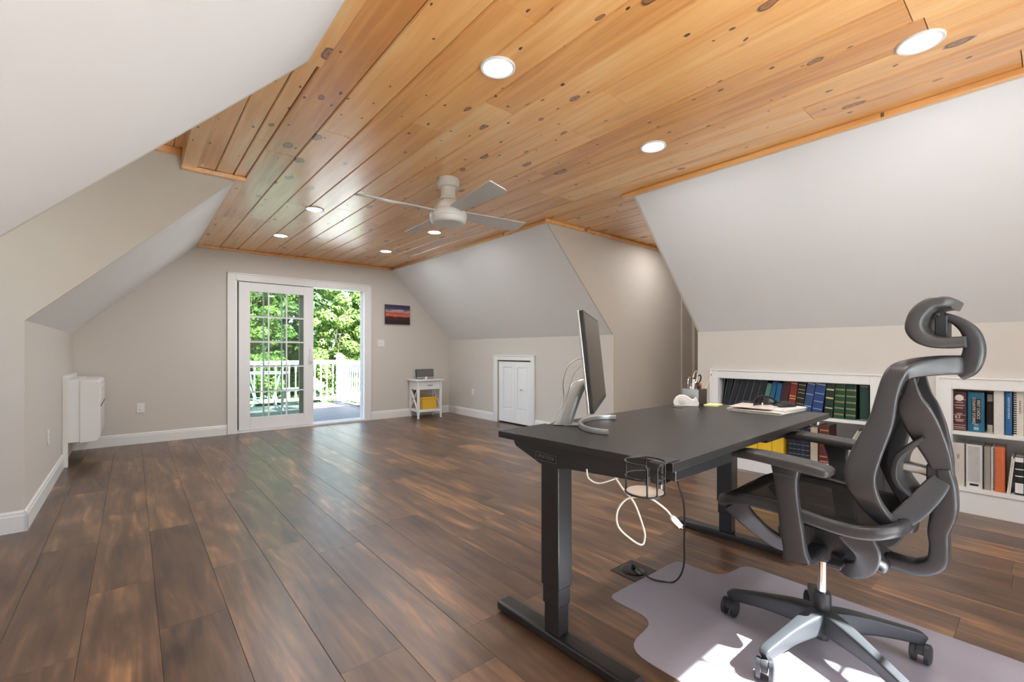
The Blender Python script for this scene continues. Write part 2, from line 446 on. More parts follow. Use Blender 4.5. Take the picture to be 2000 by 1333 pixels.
fl = boards('floor', M['floor'], -2.3, 7.3, YR, YE + .02, 0.0, .2345, .083, (1.26, 1.30), 1, .0012, .0015, .0004, 5)
struct(fl)
struct(MB().box((-2.3, YR - .15, -.25), (7.3, YE + .15, -.002)).build('floor_slab', M['dark']))
cl = boards('ceiling', M['pine'], XL - .02, XR + .02, YR, YE + .02, ZB, .2, .484, (1.5, 3.4), -1, .0055, .009, .0014, 3)
struct(cl)
struct(boards('ceiling_dormer', M['pine'], .29, XL - .02, Y0L, Y1L, ZB, .2, .484, (1.5, 3), -1, .0045, .007, .0009, 8))
struct(boards('ceiling_dormer_recess', M['pine'], -2.2, .30, Y0L, Y1L, ZB + .11, .2, .03, (1.5, 3), -1, .0045, .007, .0009, 9))
struct(boards('ceiling_hall', M['pine'], XR + .02, 7.2, Y0R, Y1R, ZB, .2, .484, (1.5, 3), -1, .0045, .007, .0009, 10))
struct(MB().box((-2.4, YR - .15, ZB + .125), (7.4, YE + .15, ZB + .30)).build('ceiling_deck', M['dark']))

def slope(name, side, y0, y1):
    if side < 0: p = [(XL, ZC), (XKL, ZK), (XKL - .14, ZK + .02), (XL - .06, ZC + .12), (XL, ZC + .12)]
    else: p = [(XR, ZC), (XKR, ZK), (XKR + .14, ZK + .02), (XR + .06, ZC + .12), (XR, ZC + .12)]
    return struct(MB().prism(p, 'y', y0, y1).build(name, M['slope'], smooth=False))
slope('wall_left_slope', -1, YR, Y0L - .02); slope('wall_left_far_slope', -1, Y1L + .02, YE)
slope('wall_right_slope', 1, YR, Y0R - .02); slope('wall_right_far_slope', 1, Y1R + .02, YE)

def wallbox(name, *boxes, m=None):
    b = MB()
    for a, c in boxes: b.box(a, c)
    return struct(b.build(name, m or M['wall'], smooth=False))
wallbox('wall_left', ((XKL - .12, YR, 0), (XKL, Y0L - .02, ZK)))
wallbox('wall_left_far', ((XKL - .12, Y1L + .02, 0), (XKL, YE, ZK)))
BC = [(.900, 2.115), (-.80, .467)]          # built-in bookcase openings in y
BZ0, BZ1 = .165, .865
wallbox('wall_right', ((XKR, YR, 0), (XKR + .12, BC[1][0], ZK)), ((XKR, BC[1][1], 0), (XKR + .12, BC[0][0], ZK)),
        ((XKR, BC[0][1], 0), (XKR + .12, Y0R - .02, ZK)), ((XKR, BC[0][0], BZ1), (XKR + .12, BC[0][1], ZK)), ((XKR, BC[1][0], BZ1), (XKR + .12, BC[1][1], ZK)))
SD0, SD1, SDZ = 4.825, 5.615, .975          # little attic door
wallbox('wall_right_far', ((XKR, Y1R + .02, 0), (XKR + .12, SD0, ZK)), ((XKR, SD1, 0), (XKR + .12, YE, ZK)), ((XKR, SD0, SDZ), (XKR + .12, SD1, ZK)))
def cheek(name, side, y0, y1, m):
    if side < 0: p = [(XL, ZC), (XKL, ZK), (XKL, 0), (-2.2, 0), (-2.2, 2.6), (XL, 2.6)]
    else: p = [(XR, ZC), (XKR, ZK), (XKR, 0), (7.2, 0), (7.2, 2.6), (XR, 2.6)]
    return struct(MB().prism(p, 'y', y0, y1).build(name, m, smooth=False))
cheek('wall_left_return', -1, Y1L, Y1L + .02, M['wall'])
cheek('wall_left_cheek', -1, Y0L - .02, Y0L, M['wall'])
cheek('wall_right_return', 1, Y1R, Y1R + .02, M['hall'])
cheek('wall_right_cheek', 1, Y0R - .02, Y0R, M['wall'])
wallbox('wall_dormer_end', ((-2.32, Y0L - .1, 0), (-2.2, Y1L + .1, .90)), ((-2.32, Y0L - .1, 2.10), (-2.2, Y1L + .1, 2.6)), ((-2.32, Y0L - .1, .90), (-2.2, 2.56, 2.10)), ((-2.32, 3.76, .90), (-2.2, Y1L + .1, 2.10)))
w3 = bpy.data.objects.new('added_window_3', None); COL.objects.link(w3); w3.location = (-2.26, 3.16, .9); OFF['added_window_3'] = V(w3.location); struct(w3)  # unseen window added so daylight grazes the left return wall
fr = MB()
for a, b in (((-2.31, 2.562, .902), (-2.21, 2.61, 2.098)), ((-2.31, 3.71, .902), (-2.21, 3.758, 2.098)), ((-2.31, 2.61, .902), (-2.21, 3.71, .95)), ((-2.31, 2.61, 2.05), (-2.21, 3.71, 2.098)), ((-2.28, 2.61, 1.48), (-2.24, 3.71, 1.52))): fr.box(a, b)
fr.build('window_frame', M['trim'], w3, bevel=.003)
wallbox('wall_hall_end', ((7.2, Y0R - .1, 0), (7.32, Y1R + .1, 2.6)), m=M['hall'])

def gable(name, y0, y1, ox0, ox1, oz0, oz1):
    """end wall with one opening"""
    b = MB(); zt = 2.62
    def top(x):
        if x < XL: return ZK + (x - XKL) / (XL - XKL) * (ZC - ZK)
        if x > XR: return ZK + (XKR - x) / (XKR - XR) * (ZC - ZK)
        return zt
    b.prism([(XKL - .12, 0), (ox0, 0), (ox0, zt), (XL, zt), (XL, ZC + .1), (XKL - .12, ZK + .02)], 'y', y0, y1)
    b.prism([(ox1, 0), (XKR + .12, 0), (XKR + .12, ZK + .02), (XR, ZC + .1), (XR, zt), (ox1, zt)], 'y', y0, y1)
    b.prism([(ox0, oz1), (ox1, oz1), (ox1, zt), (ox0, zt)], 'y', y0, y1)
    if oz0 > 0: b.prism([(ox0, 0), (ox1, 0), (ox1, oz0), (ox0, oz0)], 'y', y0, y1)
    return struct(b.build(name, M['wall'], smooth=False))
DX0, DX1, DZ = 1.045, 2.865, 2.095
gable('wall_end', YE, YE + .15, DX0, DX1, 0, DZ)
RX0, RX1, RZ0, RZ1 = .42, 2.47, .05, 2.16
gable('wall_rear', YR - .15, YR, RX0, RX1, RZ0, RZ1)

# pine trims along the ceiling edges
def trim(n, a, b, m='pine', bev=.004): return struct(MB().box(a, b).build('trim_%d' % n, M[m], bevel=bev))
trim(1, (XR - .035, YR, ZC - .004), (XR + .02, Y0R + .095, ZB - .001))
trim(2, (XR - .022, Y1R - .03, ZC - .004), (XR + .02, YE, ZB - .001))
trim(3, (XL + .02, YE - .03, ZC - .004), (XR - .022, YE, ZB - .001))
trim(4, (XL - .02, Y1L, ZB - .013), (XL + .075, YE - .03, ZB - .001))
trim(5, (XL - .02, YR, ZB - .013), (XL + .075, Y0L + .03, ZB - .001))
trim(6, (.275, Y1L - .038, ZC - .006), (XL + .07, Y1L - .001, ZB - .001))
trim(7, (.275, Y0L, ZB - .012), (.37, Y1L - .038, ZB - .001))
trim(8, (.275, Y0L, ZB - .001), (.30, Y1L, ZB + .11))
trim(9, (-2.2, Y1L - .035, ZB + .06), (.275, Y1L - .001, ZB + .11))
trim(10, (XR - .06, Y1R - .035, ZC - .006), (7.2, Y1R - .001, ZB - .001))

# baseboards
def baseboard(n, a, b, nx, ny):
    """board along a-b (floor points on the wall face) standing out along (nx, ny)"""
    m = MB(); h = .13
    a = V((*a, 0)); b = V((*b, 0)); nn = V((nx, ny, 0)); up = V((0, 0, 1))
    prof = [(0, 0), (.015, 0), (.015, h - .03), (.011, h - .025), (.011, h - .012), (.006, h - .004), (0, h)]
    vs = [a + nn * p + up * q for p, q in prof] + [b + nn * p + up * q for p, q in prof]; k = len(prof)
    m.add(vs, [tuple(range(k)), tuple(range(2*k-1, k-1, -1))] + [(i, (i+1) % k, k+(i+1) % k, k+i) for i in range(k)])
    return struct(m.build('baseboard_' + n, M['trim'], smooth=False))
baseboard('left_return', (-2.2, Y1L), (XKL + .015, Y1L), 0, -1)
baseboard('left_far', (XKL, Y1L - .015), (XKL, 6.06), 1, 0)
baseboard('left_near', (XKL, YR), (XKL, Y0L), 1, 0)
baseboard('end_left', (XKL, YE), (.967, YE), 0, -1)
baseboard('end_right', (2.94, YE), (XKR, YE), 0, -1)
baseboard('right_far', (XKR, 5.70), (XKR, YE), -1, 0)
baseboard('right_middle', (XKR, Y1R - .015), (XKR, 4.745), -1, 0)
baseboard('right_post', (XKR, .489), (XKR, .843), -1, 0)
baseboard('right_corner', (XKR, 2.19), (XKR, Y0R), -1, 0)
baseboard('hall', (XKR - .015, Y1R), (5.93, Y1R), 0, -1)

# ------------------------------------------------------------------ glazed doors
def sash(root, name, x0, x1, z0, z1, y0, y1, st, tr, br, cols, rows, m, gname='glass', mw=.018, gm=None):
    b = MB()
    b.box((x0, y0, z0), (x0 + st, y1, z1)).box((x1 - st, y0, z0), (x1, y1, z1))
    b.box((x0 + st, y0, z1 - tr), (x1 - st, y1, z1)).box((x0 + st, y0, z0), (x1 - st, y1, z0 + br))
    f = b.build(name, m, root, bevel=.003)
    gx0, gx1, gz0, gz1 = x0 + st, x1 - st, z0 + br, z1 - tr; ym = (y0 + y1) / 2
    MB().box((gx0, ym - .003, gz0), (gx1, ym + .003, gz1)).build('glass_pane', M[gname], f, smooth=False)
    g = MB()
    for i in range(1, cols):
        x = gx0 + (gx1 - gx0) * i / cols; g.box((x - mw/2, ym - .008, gz0), (x + mw/2, ym + .008, gz1))
    for j in range(1, rows):
        z = gz0 + (gz1 - gz0) * j / rows; g.box((gx0, ym - .0075, z - mw/2), (gx1, ym + .0075, z + mw/2))
    g.build('muntin_grid', gm or m, f, smooth=False)
    return f
d1 = bpy.data.objects.new('door_1', None); COL.objects.link(d1); d1.location = (1.955, YE, 0); OFF['door_1'] = V(d1.location); struct(d1)
d1['label'] = 'white sliding glass patio door standing half open on the end wall'
cs = MB(); y0, y1 = YE - .022, YE - .001
for a, b in (((.967, y0, 0), (1.062, y1, 2.165)), ((2.848, y0, 0), (2.943, y1, 2.165)), ((1.062, y0, 2.07), (2.848, y1, 2.165))): cs.box(a, b)
for a, b in (((.967, y0 - .008, 0), (.985, y0, 2.165)), ((2.925, y0 - .008, 0), (2.943, y0, 2.165)), ((.967, y0 - .008, 2.147), (2.943, y0, 2.165))): cs.box(a, b)
cs.build('door_casing', M['trim'], d1, bevel=.003)
jb = MB()
jb.box((DX0, YE - .02, 0), (DX0 + .035, YE + .16, DZ)).box((DX1 - .035, YE - .02, 0), (DX1, YE + .16, DZ)).box((DX0, YE - .02, DZ - .035), (DX1, YE + .16, DZ))
jb.box((DX1 - .055, YE + .05, .03), (DX1 - .035, YE + .06, DZ - .035)).box((DX1 - .055, YE + .10, .03), (DX1 - .035, YE + .11, DZ - .035))
jb.build('door_jamb', M['vinyl'], d1, bevel=.002)
MB().box((DX0, YE - .012, 0), (DX1, YE + .16, .028)).box((DX0, YE + .06, .028), (DX1, YE + .068, .042)).box((DX0, YE + .11, .028), (DX1, YE + .118, .042)).build('door_sill', M['vinyl'], d1, bevel=.002)
sl = sash(d1, 'sliding_panel', 1.105, 2.068, .032, 2.055, YE + .012, YE + .054, .135, .125, .165, 3, 5, M['vinyl'])
h = MB(); h.box((2.006, YE + .0, .93), (2.046, YE + .012, 1.16)); h.tube([(2.026, YE + .006, .95), (2.026, YE - .035, .965), (2.026, YE - .045, 1.045), (2.026, YE - .035, 1.125), (2.026, YE + .006, 1.14)], .009, 10)
h.build('door_handle', M['vinyl'], sl, bevel=.002)
sash(d1, 'fixed_panel', 1.085, 1.99, .042, 2.055, YE + .085, YE + .125, .10, .10, .15, 3, 5, M['tan'], gm=M['vinyl'])

w2 = bpy.data.objects.new('window_2', None); COL.objects.link(w2); w2.location = (1.445, YR, 0); OFF['window_2'] = V(w2.location); struct(w2)
fr = MB()
for a, b in (((RX0, YR - .13, RZ0), (RX0 + .05, YR, RZ1)), ((RX1 - .05, YR - .13, RZ0), (RX1, YR, RZ1)), ((RX0, YR - .13, RZ1 - .05), (RX1, YR, RZ1)), ((RX0, YR - .13, RZ0), (RX1, YR, RZ0 + .05))): fr.box(a, b)
fr.build('window_frame', M['trim'], w2, bevel=.003)
sash(w2, 'window_sash', .47, 1.455, .10, 2.11, YR - .10, YR - .06, .09, .09, .12, 3, 5, M['trim'], 'rearglass')
sash(w2, 'window_sash', 1.435, 2.42, .10, 2.11, YR - .055, YR - .015, .09, .09, .12, 3, 5, M['trim'], 'rearglass')

# ------------------------------------------------------------------ little attic door and hall door
d2 = bpy.data.objects.new('door_2', None); COL.objects.link(d2); d2.location = (XKR, 5.22, 0); OFF['door_2'] = V(d2.location); struct(d2)
d2['label'] = 'low white two-panel attic door in the far right knee wall'
c = MB(); x0, x1 = XKR - .02, XKR - .001
c.box((x0, 4.745, 0), (x1, SD0 + .005, 1.045)).box((x0, SD1 - .005, 0), (x1, 5.70, 1.045)).box((x0, SD0 + .005, SDZ - .005), (x1, SD1 - .005, 1.045))
for a, b in (((x0 - .008, 4.745, 0), (x0, 4.76, 1.045)), ((x0 - .008, 5.685, 0), (x0, 5.70, 1.045)), ((x0 - .008, 4.745, 1.03), (x0, 5.70, 1.045))): c.box(a, b)
c.build('door_casing', M['trim'], d2, bevel=.003)
def panel_leaf(y0, y1, z0, z1, xf, py0, py1, pz0, pz1):
    b = MB(); t = .03
    b.box((xf, y0, z0), (xf + t, py0, z1)).box((xf, py1, z0), (xf + t, y1, z1)).box((xf, py0, pz1), (xf + t, py1, z1)).box((xf, py0, z0), (xf + t, py1, pz0))
    b.box((xf + .012, py0, pz0), (xf + t, py1, pz1))
    q = .028
    f = [(py0, pz0), (py1, pz0), (py1, pz1), (py0, pz1)]; g = [(py0 + q, pz0 + q), (py1 - q, pz0 + q), (py1 - q, pz1 - q), (py0 + q, pz1 - q)]
    vs = [(xf + .0119, a, c) for a, c in f] + [(xf + .003, a, c) for a, c in g]
    b.add(vs, [(4, 5, 6, 7)] + [(i, (i+1) % 4, 4+(i+1) % 4, 4+i) for i in range(4)])
    return b
a1 = panel_leaf(5.219, 5.600, .022, .952, XKR + .012, 5.275, 5.495, .225, .865); l1 = a1.build('door_leaf', M['vinyl'], d2, bevel=.0015, smooth=False)
a2 = panel_leaf(4.835, 5.215, .022, .952, XKR + .012, 4.930, 5.160, .225, .865); l2 = a2.build('door_leaf', M['vinyl'], d2, bevel=.0015, smooth=False)
MB().lathe((XKR - .03, 5.05, .535), [(.001, 0), (.012, .001), (.015, .008), (.011, .016), (.006, .02), (.006, .035), (.012, .042)], 16, 'x').build('door_knob', M['brass'], l2)
MB().box((XKR + .02, SD0, SDZ - .012), (XKR + .06, SD1, SDZ)).build('door_track', M['dark'], d2)
MB().box((XKR + .10, SD0 - .05, 0), (XKR + .118, SD1 + .05, SDZ)).build('door_backing', M['dark'], d2)

d3 = bpy.data.objects.new('door_3', None); COL.objects.link(d3); d3.location = (6.5, Y1R, 0); OFF['door_3'] = V(d3.location); struct(d3)
c = MB(); c.box((5.935, Y1R - .022, 0), (6.02, Y1R - .002, 2.1)).box((6.88, Y1R - .022, 0), (6.97, Y1R - .002, 2.1)).box((6.02, Y1R - .022, 2.01), (6.88, Y1R - .002, 2.1))
c.build('door_casing', M['hall'], d3, bevel=.002)
lf = MB().box((6.235, Y1R - .045, .01), (6.87, Y1R - .005, 2.0)).build('door_leaf', M['hall'], d3, bevel=.002)
for z in (.30, .87, 1.09, 1.75):
    MB().box((6.37, Y1R - .055, z - .02), (6.41, Y1R - .044, z + .02)).build('hinge', M['brass'], lf)

# ------------------------------------------------------------------ outside: deck, railing, trees
DK = -.10
b = MB(); y = YE + .17; k = 0
while y < 11.12:
    b.box((-3.0, y, DK - .03), (3.95, min(y + .138, 11.14), DK)); y += .143
struct(b.build('deck_floor', M['deck'], smooth=False))
struct(MB().box((-3.0, -7.0, -.2), (7.0, YR - .16, -.1)).build('added_bounce_floor', M['bounce_slab'], smooth=False))  # unseen slab added behind the rear window, bounces sun up to ceiling and slope
struct(MB().box((-40, YE + .3, -3.2), (50, 60, -3.0)).build('ground', M['grass']))
struct(MB().box((-40, -60, -3.2), (50, YR - .3, -3.0)).build('ground', M['grass']))
def baluster_mesh():
    s = .019; prof = [(.026, 0), (.026, .14), (.017, .17), (.021, .20), (.015, .24), (.013, .45), (.015, .64), (.021, .69), (.017, .72), (.026, .75), (.026, .87)]
    return MB().lathe((0, 0, 0), prof, 8)
def railing(name, p, q, n, label):
    p = V(p); q = V(q); d = (q - p).normalized()
    t = thing(name, tuple(p), label, 'railing', 'white deck railings')
    tr = MB().bar(p + V((0, 0, .965)), q + V((0, 0, .965)), .085, .05).bar(p + V((0, 0, .925)), q + V((0, 0, .925)), .05, .05)
    tr.build('top_rail', M['rail'], t, bevel=.008)
    MB().bar(p + V((0, 0, .105)), q + V((0, 0, .105)), .05, .07).build('bottom_rail', M['rail'], t, bevel=.006)
    first = None
    for i in range(n):
        pos = p + (q - p) * ((i + .5) / n)
        if first is None:
            bm = baluster_mesh(); bm.v = [v + pos + V((0, 0, .075)) for v in bm.v]; first = bm.build('baluster', M['rail'], t); f0 = pos
        else:
            c = first.copy(); COL.objects.link(c); c.parent = t; c.location = pos - f0
railing('deck_railing', (-.4, 11.0, DK), (3.73, 11.0, DK), 30, 'white turned-baluster deck railing running across behind the open patio door')
railing('deck_railing', (3.82, 10.91, DK), (3.82, 7.35, DK), 27, 'white turned-baluster deck railing running back to the house from the corner post')
t = thing('railing_post', (3.82, 11.0, DK), 'white square corner post with pyramid cap where the two deck railings meet', 'post')
B('post_shaft', M['rail'], t, (3.755, 10.935, DK), (3.885, 11.065, DK + 1.06), .005)
MB().box((3.735, 10.915, DK), (3.905, 11.085, DK + .12)).build('post_base', M['rail'], t, bevel=.01)
pc = MB().box((3.72, 10.90, DK + 1.06), (3.92, 11.10, DK + 1.085))
pc.add([(3.73, 10.91, DK+1.085), (3.91, 10.91, DK+1.085), (3.91, 11.09, DK+1.085), (3.73, 11.09, DK+1.085), (3.80, 10.98, DK+1.16), (3.84, 10.98, DK+1.16), (3.84, 11.02, DK+1.16), (3.80, 11.02, DK+1.16)], [(0,1,5,4),(1,2,6,5),(2,3,7,6),(3,0,4,7),(4,5,6,7)])
pc.build('post_cap', M['rail'], t, bevel=.003)

def crown(c, rx, rz, n, size, seed, clumps=70):
    rr = random.Random(seed); b = MB(); c = V(c)
    cl = []
    for i in range(clumps):
        while True:
            p = V((rr.uniform(-1, 1), rr.uniform(-1, 1), rr.uniform(-1, 1)))
            if p.length < 1: break
        cl.append((V((p.x * rx, p.y * rx, p.z * rz)), rr.uniform(.20, .37) * rx))
    for i in range(n):
        cc, cr = rr.choice(cl)
        d = V((rr.gauss(0, 1), rr.gauss(0, 1), rr.gauss(0, 1))).normalized()
        p = c + cc + V((d.x * cr, d.y * cr, d.z * cr * .75)) * rr.uniform(.75, 1.05)
        nrm = (d + V((rr.gauss(0, .5), rr.gauss(0, .5), rr.gauss(.35, .5)))).normalized()
        a = nrm.orthogonal().normalized(); a = (Matrix.Rotation(rr.uniform(0, 6.28), 3, nrm) @ a); w = nrm.cross(a)
        s = size * rr.uniform(.6, 1.3)
        b.add([p - a * s, p + w * s * .5 - a * s * .1, p + a * s, p - w * s * .5 - a * s * .1], [(0, 1, 2, 3)])
    return b
def tree(x, y, rx, rz, zc, n, size, lm, seed, label, name='leafy_tree', grp='trees beyond the deck'):
    t = thing(name, (x, y, -3.0), label, 'tree' if 'tree' in name else 'shrub', grp)
    rr = random.Random(seed + 99); tk = MB()
    pts = [(x, y, -3.0), (x + rr.uniform(-.1, .1), y, -1.5), (x + rr.uniform(-.25, .25), y + .1, zc - rz * .3), (x + rr.uniform(-.3, .3), y, zc + rz * .5)]
    w = .035 * rx + .02
    tk.sweep(pts, [(w * 1.3, w * 1.3), (w, w), (w * .8, w * .8), (w * .25, w * .25)], ref=(0, 1, 0), n=10)
    for i in range(6):
        a = rr.uniform(0, 6.28); z0 = zc + rr.uniform(-.5, .3) * rz
        tk.tube([(x, y, z0), (x + math.cos(a) * rx * .45, y + math.sin(a) * rx * .45, z0 + rz * .25), (x + math.cos(a) * rx * .8, y + math.sin(a) * rx * .8, z0 + rz * .35)], w * .3, 6, 4)
    tk.build('trunk', M['bark'], t)
    crown((x, y, zc), rx, rz, n, size, seed).build('crown', M[lm], t, smooth=False)
tree(2.55, 15.5, 1.02, 2.6, 1.6, 30000, .052, 'leaf_a', 1, 'bright yellow-green tree seen through the sliding door panes')
tree(5.38, 15.5, 1.02, 2.6, 1.6, 30000, .052, 'leaf_a', 2, 'bright yellow-green tree filling the open door gap beyond the railing')
tree(4.0, 19.0, 1.3, 3.4, 1.8, 24000, .075, 'leaf_b', 3, 'mid-green tree standing behind and between the two bright yellow-green ones')
tree(.35, 19.0, 1.3, 3.4, 1.8, 9000, .11, 'leaf_b', 4, 'mid-green tree at the left edge of the door panes')
tree(7.65, 19.0, 1.3, 3.6, 1.8, 9000, .11, 'leaf_b', 5, 'mid-green tree at the right edge of the open door gap')
tree(5.65, 24.6, 2.4, 5.0, 2.6, 16000, .16, 'leaf_c', 6, 'large dark green tree farthest back in the open door gap')
tree(-1.05, 24.6, 2.4, 5.0, 2.6, 10000, .16, 'leaf_c', 7, 'large dark green tree farthest back behind the left door panes')
tree(12.4, 24.6, 2.4, 5.0, 2.6, 6000, .16, 'leaf_c', 8, 'large dark green tree farthest back, past the right edge of the door gap')
tree(3.3, 13.1, .62, 1.3, -1.3, 3500, .06, 'leaf_a', 9, 'low yellow-green shrub showing between the railing balusters', 'leafy_shrub', 'shrubs below the deck')
tree(1.55, 13.1, .62, 1.3, -1.3, 3500, .06, 'leaf_b', 10, 'low mid-green shrub behind the balusters seen through the door panes', 'leafy_shrub', 'shrubs below the deck')
tree(5.05, 13.1, .62, 1.3, -1.2, 3500, .06, 'leaf_b', 12, 'low mid-green shrub beyond the corner post of the deck railing', 'leafy_shrub', 'shrubs below the deck')

# patio table and stool on the deck, seen through the door panes
t = thing('patio_table', (2.00, 10.0, DK), 'pale round patio table with curved metal legs out on the deck', 'table')
MB().lathe((2.00, 10.0, DK), [(.40, .77), (.405, .778), (.40, .786)], 36).build('table_top', M['tableglass'], t)
MB().tube([(2.00 + .41 * math.cos(a * R(15)), 10.0 + .41 * math.sin(a * R(15)), DK + .775) for a in range(24)], .016, 8, 2, closed=True).build('table_rim', M['patio'], t)
for a in (30, 120, 210, 300):
    ca, sa = math.cos(R(a)), math.sin(R(a))
    MB().tube([(2.00 + ca * r, 10.0 + sa * r, DK + z) for r, z in ((.37, .765), (.34, .58), (.25, .35), (.23, .25), (.30, .10), (.42, .015))], .013, 8).build('leg', M['patio'], t)
MB().tube([(2.00 + .235 * math.cos(a * R(15)), 10.0 + .235 * math.sin(a * R(15)), DK + .27) for a in range(24)], .008, 8, 2, closed=True).build('stretcher', M['patio'], t)
t = thing('patio_stool', (2.53, 9.95, DK), 'grey-blue patio stool with a flat seat beside the round patio table', 'stool')
MB().box((2.33, 9.75, DK + .40), (2.73, 10.15, DK + .45)).build('seat', M['patio'], t, bevel=.015)
for sx in (-1, 1):
    for sy in (-1, 1):
        MB().bar((2.53 + sx * .16, 9.95 + sy * .16, DK + .40), (2.53 + sx * .18, 9.95 + sy * .18, DK), .035, .035).build('leg', M['patio'], t, bevel=.004)
for yy in (9.78, 10.12): MB().bar((2.36, yy, DK + .13), (2.70, yy, DK + .13), .02, .02).build('stretcher', M['patio'], t)

# ------------------------------------------------------------------ ceiling lights and fan
def downlight(x, y, label, grp='recessed ceiling lights', power=13.0, z=ZB, col=(.97, .98, 1.0)):
    t = thing('recessed_light', (x, y, z), label, 'ceiling light', grp)
    MB().lathe((x, y, z), [(.084, 0), (.084, -.006), (.080, -.009), (.070, -.007), (.067, -.003), (.067, 0)], 40).build('trim_ring', M['trim'], t)
    MB().lathe((x, y, z), [(.001, -.004), (.067, -.004), (.067, -.001), (.001, -.001)], 40).build('lens', M['lens'], t)
    l = bpy.data.lights.new('lamp', 'AREA'); l.shape = 'DISK'; l.size = .126; l.energy = power; l.color = col
    o = bpy.data.objects.new('lamp', l); COL.objects.link(o); o.parent = t; o.location = (0, 0, -.010)
    return t
LP = 7.5
downlight(1.345, 1.71, 'recessed ceiling light nearest the left slope, above the open floor', power=LP)
downlight(2.66, .375, 'large recessed ceiling light above the office chair', power=LP)
downlight(2.66, 1.71, 'recessed ceiling light above the right end of the desk', power=LP)
downlight(1.345, 5.86, 'small recessed ceiling light above the sliding door, close to the left ceiling edge', power=LP)
downlight(2.66, 4.56, 'recessed ceiling light just beyond the fan, under its lower blade', power=LP)
downlight(2.66, 5.86, 'small recessed ceiling light farthest to the right along the end wall', power=LP)
downlight(1.345, 4.56, 'recessed ceiling light washed out by the glare left of the fan', power=LP)
downlight(1.345, .375, 'recessed ceiling light above the photographer', power=LP)
downlight(5.05, 2.86, 'recessed ceiling light in the side hall shining on its beige wall', power=4.2)

downlight(-1.25, 3.0, 'added unseen ceiling light brightening the return wall of the left dormer recess', power=6.0, z=ZB + .11)  # extra lamp added out of view to lift the left return wall
FX, FY = 1.924, 3.085
t = thing('ceiling_fan', (FX, FY, ZB), 'white flush-mounted ceiling fan with four pale grey blades', 'fan')
MB().lathe((FX, FY, 0), [(.02, ZB), (.086, ZB), (.092, ZB - .012), (.090, ZB - .045), (.078, ZB - .066), (.060, ZB - .072), (.057, ZB - .085), (.057, ZB - .145), (.064, ZB - .152), (.064, ZB - .165), (.03, ZB - .17)], 40).build('canopy', M['fan'], t)
MB().lathe((FX, FY, 0), [(.03, 2.315), (.066, 2.312), (.084, 2.30), (.104, 2.275), (.118, 2.25), (.121, 2.235), (.136, 2.222), (.144, 2.205), (.147, 2.185), (.146, 2.172), (.143, 2.170), (.143, 2.167), (.145, 2.165), (.141, 2.148), (.133, 2.134), (.126, 2.126), (.118, 2.123)], 48).build('motor_housing', M['fan'], t)
MB().lathe((FX, FY, 0), [(.001, 2.128), (.10, 2.126), (.117, 2.1235), (.117, 2.135), (.001, 2.135)], 48).build('bottom_cap', M['blade'], t)
for k in range(4):
    a = R(-3.8 + 90 * k); ca, sa = math.cos(a), math.sin(a); b = MB(); pit = R(-15)
    def P(r, w, h):
        w2, h2 = w * math.cos(pit) - h * math.sin(pit), w * math.sin(pit) + h * math.cos(pit)
        return V((FX + r * ca - w2 * sa, FY + r * sa + w2 * ca, 2.215 + h2))
    prof = [(.10, -.045, .040), (.16, -.056, .052), (.30, -.064, .062), (.50, -.073, .072), (.68, -.081, .080), (.715, -.080, .060), (.72, -.074, .050)]
    vs = []
    for r, w0, w1 in prof: vs += [P(r, w0, -.004), P(r, w1, -.004), P(r, w1, .004), P(r, w0, .004)]
    fs = [(0, 1, 2, 3), tuple(4 * (len(prof) - 1) + i for i in (3, 2, 1, 0))]
    for i in range(len(prof) - 1): fs += [(4*i+j, 4*i+(j+1) % 4, 4*i+4+(j+1) % 4, 4*i+4+j) for j in range(4)]
    b.add(vs, fs).build('blade', M['blade'], t, bevel=.0015, smooth=False)

# ------------------------------------------------------------------ wall fittings
def outlet(loc, face, label, grp='wall outlets', switch=0):
    """face: outward direction of the plate"""
    rz = {'-y': 0, '-x': R(-90), '+x': R(90)}[face]
    t = thing('wall_outlet' if not switch else 'light_switch', loc, label, 'outlet' if not switch else 'switch', grp, rot=(0, 0, rz))
    w = .037 if not switch else .058
    MB().box((-w, -.006, -.058), (w, -.0005, .058)).build('cover_plate', M['outlet'], t, bevel=.002)
    if switch:
        for x in (-.023, .023): MB().box((x - .006, -.011, -.012), (x + .006, -.006, .012)).build('toggle', M['outlet'], t, bevel=.001)
    else:
        for z in (-.022, .022):
            s = MB().lathe((0, -.008, z), [(.001, 0), (.016, 0), (.017, .0005), (.017, .002)], 20, 'y').build('socket', M['outlet'], t)
            MB().box((-.007, -.0085, z - .002), (-.0045, -.0079, z + .007)).box((.0045, -.0085, z - .002), (.007, -.0079, z + .006)).build('slots', M['dark'], s, smooth=False)
    return t
outlet((.078, YE, .43), '-y', 'white duplex outlet low on the end wall left of the sliding door', grp=None)
outlet((XKR, 6.285, .41), '-x', 'white duplex outlet low on the right knee wall between side table and attic door', grp=None)
outlet((XKR, 4.10, .50), '-x', 'white outlet low on the right knee wall, seen behind the monitor stand', grp=None)
outlet((XKL, 5.12, .43), '+x', 'white outlet low on the left knee wall near the wall heater', grp=None)
outlet((3.115, YE, 1.236), '-y', 'white double light switch between the sliding door and the sunset picture', grp=None, switch=2)

